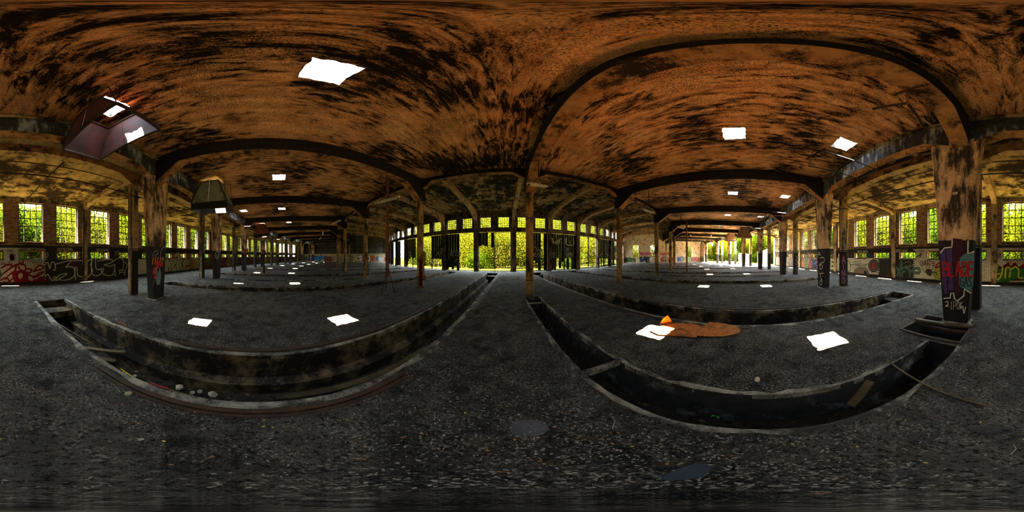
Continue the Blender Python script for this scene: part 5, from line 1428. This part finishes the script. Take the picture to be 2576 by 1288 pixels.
plank('neon green stick beside the red wrapper', pg(665, 1027, -0.62), pg(740, 1013, -0.62), 0.016, 0.016, MT['neon'], 'stick', 'stick')
def stone(label, p, s, seed, mat_=None, name='stone', cat='stone', group=None):
    rd = random.Random(seed); m = MB(); rings = []
    for z, w in ((0, 0.75), (0.35, 1.0), (0.75, 0.85), (1.0, 0.35)):
        rings.append([(p.x+math.cos(i*0.898)*s*w*rd.uniform(0.75, 1.2), p.y+math.sin(i*0.898)*s*w*0.8*rd.uniform(0.75, 1.2), p.z+z*s*rd.uniform(0.7, 0.9)) for i in range(7)])
    o = m.loft(rings).build(name, mat_ or MT['stone']); return tag(o, label, cat, group)
for i, (x, y, s) in enumerate(((1385, 970, 0.05), (1440, 962, 0.05), (1530, 985, 0.08), (1290, 935, 0.08), (760, 830, 0.05), (950, 760, 0.04), (1040, 640, 0.04))):
    stone(('pale broken stone on the pit floor by the split log', 'brown rounded stone on the pit floor', 'white slab of broken plaster in the pit', 'grey slab leaning on the split log', 'grey pebble near the neon stick', 'small pale stone by the bowed board', 'dark cobble at the pit wall')[i], pc(x, y, PB-0.04), s, i+50)
pit_stones = [pc(x, y, PB-0.04) for x, y in ((1385, 970), (1440, 962), (1530, 985), (1290, 935), (760, 830), (950, 760), (1040, 640))]
wood_ = [(pg(695, 1000), pg(1075, 870)), (pc(1050, 900), pc(1460, 1030)), (pc(560, 690), pc(830, 740)), (pc(480, 620), pc(900, 675)), (P(0, 55.6, 0.2), P(0, 54.2, -0.2)), (P(0, 55.2, -0.3), P(0, 54.6, 0.3))]
def clear_of_wood(p):
    for a_, b_ in wood_:
        a2, b2, p2 = a_.xy, b_.xy, p.xy; e = b2-a2; t_ = max(0, min(1, (p2-a2).dot(e)/e.dot(e)))
        if (a2+e*t_-p2).length < 0.15: return False
    return True
for i in range(26):
    for _ in range(60):
        p_ = P(0, random.uniform(46, 55.4), random.uniform(-0.27, 0.27), -0.80)
        if clear_of_wood(p_) and all((p_-q_).length > 0.13 for q_ in pit_stones): break
    pit_stones.append(p_)
    stone('small stone in the litter of the long pit', p_, random.uniform(0.02, 0.045), i+200, MT['stone'] if i % 3 else MT['pit'], group='stones on the pit floor')
m = MB(); w0 = pg(628, 1028, -0.70); rd = random.Random(4)
gv = [[Vector((w0.x-0.10+0.2*i/5, w0.y-0.14+0.28*j/6, -0.72+rd.uniform(0, 0.06))) for j in range(7)] for i in range(6)]
for i in range(5):
    for j in range(6): m.quad(gv[i][j], gv[i+1][j], gv[i+1][j+1], gv[i][j+1], (i*3+j*2) % 3)
o = m.build('wrapper', [paint(150, 30, 30), paint(190, 130, 40), paint(60, 70, 30)]); tag(o, 'crumpled red and gold wrapper in the pit', 'wrapper')
m = MB(); a = pc(825, 458, 0.02); b = pc(915, 492, 0.02); m.prism([a, b, a.lerp(b, 0.8)+Vector((0, 0.10, 0.05)), a.lerp(b, 0.2)+Vector((-0.1, 0.12, 0.02))], (0, 0, 0.012)); tag(m.build('brick_shard', MT['hood_red']), 'red metal shard at the pit edge', 'shard')
plank('branch bent over the far end of the pit', P(0, 55.6, 0.2, -0.45), P(0, 54.2, -0.2, -0.62), 0.035, 0.035, MT['wood'], 'branch', 'branch')
plank('rusty rod lying at the far end of the pit', P(0, 55.2, -0.3, -0.7), P(0, 54.6, 0.3, -0.6), 0.02, 0.02, MT['rust'], 'rod', 'rod')
plank('broken board leaning in the dark duct', hit(2140, 1020, P(0.5, 51.4, 0.05), nrm(0.5)), hit(2190, 958, P(0.5, 52, 0.12), nrm(0.5)), 0.10, 0.03, MT['wood'])
plank('weathered beam across the open hatch', P(0.5, 54.38, -0.30, 0.05), P(0.5, 54.26, 1.1, 0.05), 0.09, 0.05, MT['wood'])
plank('slanting board inside the open hatch', P(0.5, 53.8, 0.9, -0.2), P(0.5, 54.5, 0.2, -0.8), 0.10, 0.03, MT['wood'])
plank('cross board deep in the open hatch', P(0.5, 54.62, -0.2, -0.62), P(0.5, 54.66, 0.95, -0.56), 0.08, 0.03, MT['wood'])
plank('dead branch reaching over the duct on to the floor', ground(2230, 905, 0.035), ground(2480, 1020, 0.012), 0.022, 0.018, MT['wood'], 'branch', 'branch')
plank('board lying by the rusty sheets', ground(1850, 828, 0.02), ground(1890, 823, 0.02), 0.05, 0.02, MT['wood'])
# green seedling in the duct
q = ground(1803, 1052, -0.70); o = thing('seedling', 'small green seedling growing in the narrow duct', 'plant', (q.x, q.y, -0.70))
MT['seed'] = m_leaf('fresh_green', (0.03, 0.26, 0.05), (0.06, 0.38, 0.08), 0.2)
for i in range(7):
    a = i*0.9; L = 0.085+0.02*(i % 3); d = Vector((math.cos(a), math.sin(a), 0)); s = Vector((-d.y, d.x, 0)); z = Vector((0, 0, 0.12))
    m = MB(); m.poly([z, z+d*L*0.5+s*0.02+Vector((0, 0, 0.02)), z+d*L, z+d*L*0.5-s*0.02+Vector((0, 0, 0.02))]); m.build('leaf', MT['seed'], o)
m = MB(); m.tube([(0, 0, 0), (0, 0, 0.12)], 0.004, 5); m.build('stem', MT['seed'], o)
# flat things near the camera
m = MB(); q0 = ground(1738, 1187); rd = random.Random(8)
m.prism([Vector((q0.x+0.11*math.cos(t*0.7)*rd.uniform(.8, 1.2), q0.y+0.05*math.sin(t*0.7)*rd.uniform(.8, 1.2), 0.004)) for t in range(9)], (0, 0, 0.012)); tag(m.build('rubber_scrap', flat('blue_grey_rubber', (0.0320, 0.0440, 0.0560), 0.7)), 'crackled blue-grey scrap of rubber on the floor', 'scrap')
stone('single white stone lying on the black floor', ground(355, 1106, 0.0), 0.02, 77)
stone('pale lichen-covered lump beside the pit', ground(322, 992, 0.0), 0.045, 78, flat('lichen', (0.30, 0.32, 0.18), 0.9))
stone('white lump of plaster on the floor by the duct', ground(1905, 957, 0.0), 0.05, 79)
stone('grey lump of plaster on the floor beside the pit', ground(239, 801, 0.0), 0.07, 80)
# ash ring
m = MB(); q0 = ground(1330, 1076)
m.loft([[(q0.x+0.10*w*math.cos(t*0.4488), q0.y+0.10*w*math.sin(t*0.4488), z) for t in range(14)] for w, z in ((1.2, 0.001), (0.9, 0.010), (0.5, 0.006))]); tag(m.build('ash_heap', flat('ash', (0.0840, 0.0840, 0.0900), 1.0)), 'small round heap of grey ash', 'ash')

# ---------------------------------------------------------------- fallen leaves, twigs and flakes
LC = [flat('orange_leaf', (0.50, 0.20, 0.05), 0.8), flat('yellow_leaf', (0.62, 0.42, 0.08), 0.8), flat('tan_leaf', (0.36, 0.22, 0.12), 0.8), flat('pink_brown_leaf', (0.34, 0.17, 0.11), 0.8)]
LM = []
for i, mt in enumerate(LC):
    m = MB(); s = 0.5
    pts = [(-0.5, 0, 0.0), (-0.25, 0.26, 0.06), (0.12, 0.30, 0.10), (0.5, 0.02, 0.05), (0.10, -0.28, 0.12), (-0.28, -0.24, 0.05)]
    m.add([(0, 0, 0.02)]+pts, [(0, i_+1, (i_+1) % 6+1) for i_ in range(6)]); LM.append(m.mesh('fallen_leaf', mt))
LN = ['orange fallen leaf lying on the black floor', 'yellow fallen leaf lying on the black floor', 'tan fallen leaf lying on the black floor', 'pinkish brown fallen leaf lying on the black floor']
def fallen(p, c, s, rd):
    o = obj('fallen_leaf', LM[c]); o.location = (p.x, p.y, p.z+0.002); o.rotation_euler = (rd.uniform(-.2, .2), rd.uniform(-.2, .2), rd.random()*6.28); o.scale = (s, s*rd.uniform(.7, 1), s)
    w = 'beyond the pit' if p.x < -2.2 else 'between pit and duct' if p.x < 1.0 else 'between duct and second pit' if p.x < 3.8 else 'beyond the second pit'
    w += ' towards the doors' if p.y > 0 else ' towards the window wall'
    tag(o, LN[c].split(' lying')[0]+' '+w, 'leaf', LN[c].split(' lying')[0].replace('leaf', 'leaves')+' '+w); return o
rd = random.Random(31)
for (x, y, c) in ((1305,1043,1),(1295,1106,0),(1354,1102,1),(1513,1105,0),(1591,1123,1),(2110,1061,1),(1994,1118,1),(1841,1147,0),(1358,1160,0),(1368,1167,0),(1433,1131,3),(1558,1132,3),(1395,1075,3),(1555,1089,0),(2530,1037,2),(80,1080,0),(460,1137,0),(1257,1187,0),(915,1156,0),(1012,1101,0),(1060,1090,1),(1170,1038,1),(1275,1023,0),(412,1110,1),(430,1169,2),(1540,1115,0),(2520,1220,2),(2060,1242,3),(1950,1200,2)):
    fallen(ground(x, y), c, 0.028 if y < 1130 else 0.022, rd)
def infloor(p):
    v = p-Vector((CX, CY, p.z)); r = v.length; k = math.degrees(math.atan2(v.x, -v.y))/6.95
    if r > 60.0: return False
    for kk in range(-3, 4):
        if abs((p-P(kk, r)).dot(nrm(kk))) < PW+0.14 and PR0 < r < PR1: return False
    for kk in DUCTS:
        if abs((p-P(kk, r)).dot(nrm(kk))) < DW+0.1 and DR0 < r < DR1: return False
    d = (p-P(0.5, r)).dot(nrm(0.5))
    if -0.4 < d < 1.2 and 53.4 < r < 54.95: return False
    for kk in (0.5, -0.5, 1.5, -1.5):
        for R in (RA, RB, RS):
            if (p-P(kk, R)).length < 0.65: return False
    return True
n = 0
while n < 150:
    a = rd.random()*6.28; dd = 0.5+abs(rd.gauss(0, 2.6)); p = Vector((dd*math.sin(a), dd*math.cos(a), 0))
    if p.y < -8.5 or not infloor(p): continue
    fallen(p, rd.choice((0, 0, 1, 2, 3)), rd.uniform(0.018, 0.032), rd); n += 1
for i in range(34):
    a = rd.random()*6.28; dd = rd.uniform(0.4, 3.2); p = Vector((dd*math.sin(a), dd*math.cos(a), 0.006))
    if not infloor(p): continue
    t = rd.random()*6.28; L = rd.uniform(0.08, 0.28); d = Vector((math.cos(t), math.sin(t), 0))
    for _ in range(8):
        if infloor(p+d*L) and infloor(p+d*L*0.5): break
        t += 0.8; d = Vector((math.cos(t), math.sin(t), 0))
    o = MB().tube([p, p+d*L*0.5+Vector((-d.y, d.x, 0))*L*rd.uniform(-.15, .15)+Vector((0, 0, 0.006)), p+d*L], [0.003, 0.0025, 0.0012], 5).build('twig', MT['stone'] if i % 3 == 0 else MT['wood'])
    tag(o, 'thin pale straw-like twig on the floor' if i % 3 == 0 else 'thin brown twig on the floor', 'twig', 'pale twigs on the floor' if i % 3 == 0 else 'brown twigs on the floor')
MT['flake'] = flat('pale_paint_flakes', (0.3000, 0.2760, 0.2300), 0.9, var=0.5, sc=9)
fm = MB(); gm2 = MB(); n = 0
while n < 14000:
    a = rd.random()*6.28; dd = 0.25+12*rd.random()**1.3; p = Vector((dd*math.sin(a), dd*math.cos(a), 0.0))
    if p.y < -9 or not infloor(p): continue
    if math.sin(p.x*1.9+1.3*math.sin(p.y*1.1))+math.sin(p.y*1.7+p.x*0.6) + rd.uniform(-1.6, 1.6) < 0.1: n += 0.02; continue
    s = rd.uniform(0.004, 0.015)*(1+dd*0.16); t = rd.random()*6.28; d = Vector((math.cos(t), math.sin(t), 0)); e = Vector((-d.y, d.x, 0))
    z = [rd.uniform(0.002, 0.012)*(1+dd*0.1) for _ in range(4)]
    q = [p+d*s, p+e*s*0.45, p-d*s*rd.uniform(.5, 1), p-e*s*rd.uniform(.2, .5)]
    (fm if rd.random() < 0.6 else gm2).quad(*[v+Vector((0, 0, zz)) for v, zz in zip(q, z)]); n += 1
o = fm.build('paint_flakes', MT['flake']); tag(o, 'pale curled paint flakes scattered over the floor', 'debris', kind='stuff')
o = gm2.build('dark_chips', flat('dark_chips', (0.02, 0.02, 0.022), 0.9)); tag(o, 'black chips and cinders scattered over the floor', 'debris', kind='stuff')
# rubble along the pit floor
pm_ = MB()
for i in range(1500):
    k_ = rd.choice((0, 0, 0, 0.5, 1)); r = rd.uniform(DR0+0.2, 53.2) if k_ == 0.5 else rd.uniform(PR0+0.8, PR1-0.8); s = rd.uniform(0.01, 0.035)
    c = P(k_, r, rd.uniform(-0.3, 0.3) if k_ != 0.5 else rd.uniform(-0.24, 0.24), -0.80 if k_ != 0.5 else -0.70)
    pm_.cbox((c.x, c.y, c.z+s*0.3), s*2, s*1.3, s, 0, rd.random()*3)
o = pm_.build('pit_gravel', MT['pit']); tag(o, 'loose gravel and clinker on the pit floors', 'gravel', kind='stuff')

# ---------------------------------------------------------------- collapsed corner
MT['rubble'] = flat('dusty_rubble', (0.17, 0.14, 0.095), 1.0, var=0.4, spec=0.0)
heap = []
for i in range(34):
    for _ in range(80):
        k = rd.uniform(4.75, 7.4); r = rd.uniform(56.9, 60.4); s = rd.uniform(0.18, 0.5); c_ = P(k, r)
        if all((c_-q_).length > (s+s_)*1.0 for q_, s_ in heap): break
    heap.append((c_, s))
    stone('block of rubble heaped in the collapsed corner', P(k, r, 0, -0.05), s, i+900, MT['rubble'] if i % 3 else MT['mud'], 'rubble_block', 'rubble', 'rubble in the collapsed corner')
for k0, k1, h0, lab in ((4.5, 4.62, 5.2, 'standing red brick pier at the torn end of the window wall'), (5.15, 5.75, 3.4, 'pale ruined wall with a dark lower half beyond the collapsed corner'), (6.3, 6.9, 2.6, 'low ruined wall before the open corner')):
    m = MB(); a, b = P(k0, RW+0.2+(1.5 if k0 > 5 else 0)), P(k1, RW+0.2+(1.5 if k0 > 5 else 0)); e = b-a
    n_ = 5; L = [a+e*i/n_ for i in range(n_+1)]; hs = [h0*rd.uniform(0.75, 1.0) for _ in L]; out = dirv((k0+k1)/2)*0.4
    m.prism([L[0]]+[L[-1]]+[v+Vector((0, 0, hh)) for v, hh in reversed(list(zip(L, hs)))], out)
    o = m.build('ruined_wall', MT['rubble']); tag(o, lab, 'wall')
plank('fallen roof beam leaning over the rubble', P(5.2, 56.2, 0, 0.2), P(6.0, 58.5, 0, 1.3), 0.25, 0.3, MT['lintel'], 'fallen_beam', 'beam')
plank('splintered plank on the rubble heap', P(5.9, 55.3, 0, 0.1), P(6.2, 57.3, 0, 0.9), 0.15, 0.08, MT['wood'])
plank('bent board lying at the foot of the empty door frame', FD[3].p(-0.6, 0.15, 0.5), FD[3].p(0.3, 0.35, 0.6), 0.3, 0.06, MT['steel'])
# wall stub that closes the end wall towards the collapsed corner
m = MB(); m.box(P(8, 54.4, 0, 0), nrm(8)*-2.3, dirv(8)*0.4, (0, 0, 5.3)); o = m.build('wall_stub', MT['plaster'], wall_right)
piece(P(8, 54.39, -0.1, 0.2), -nrm(8), Vector((0, 0, 1)), -dirv(8), 2.0, 1.2, [(150,90,70),(90,110,80),(180,170,150)], wall_right, 4, None)
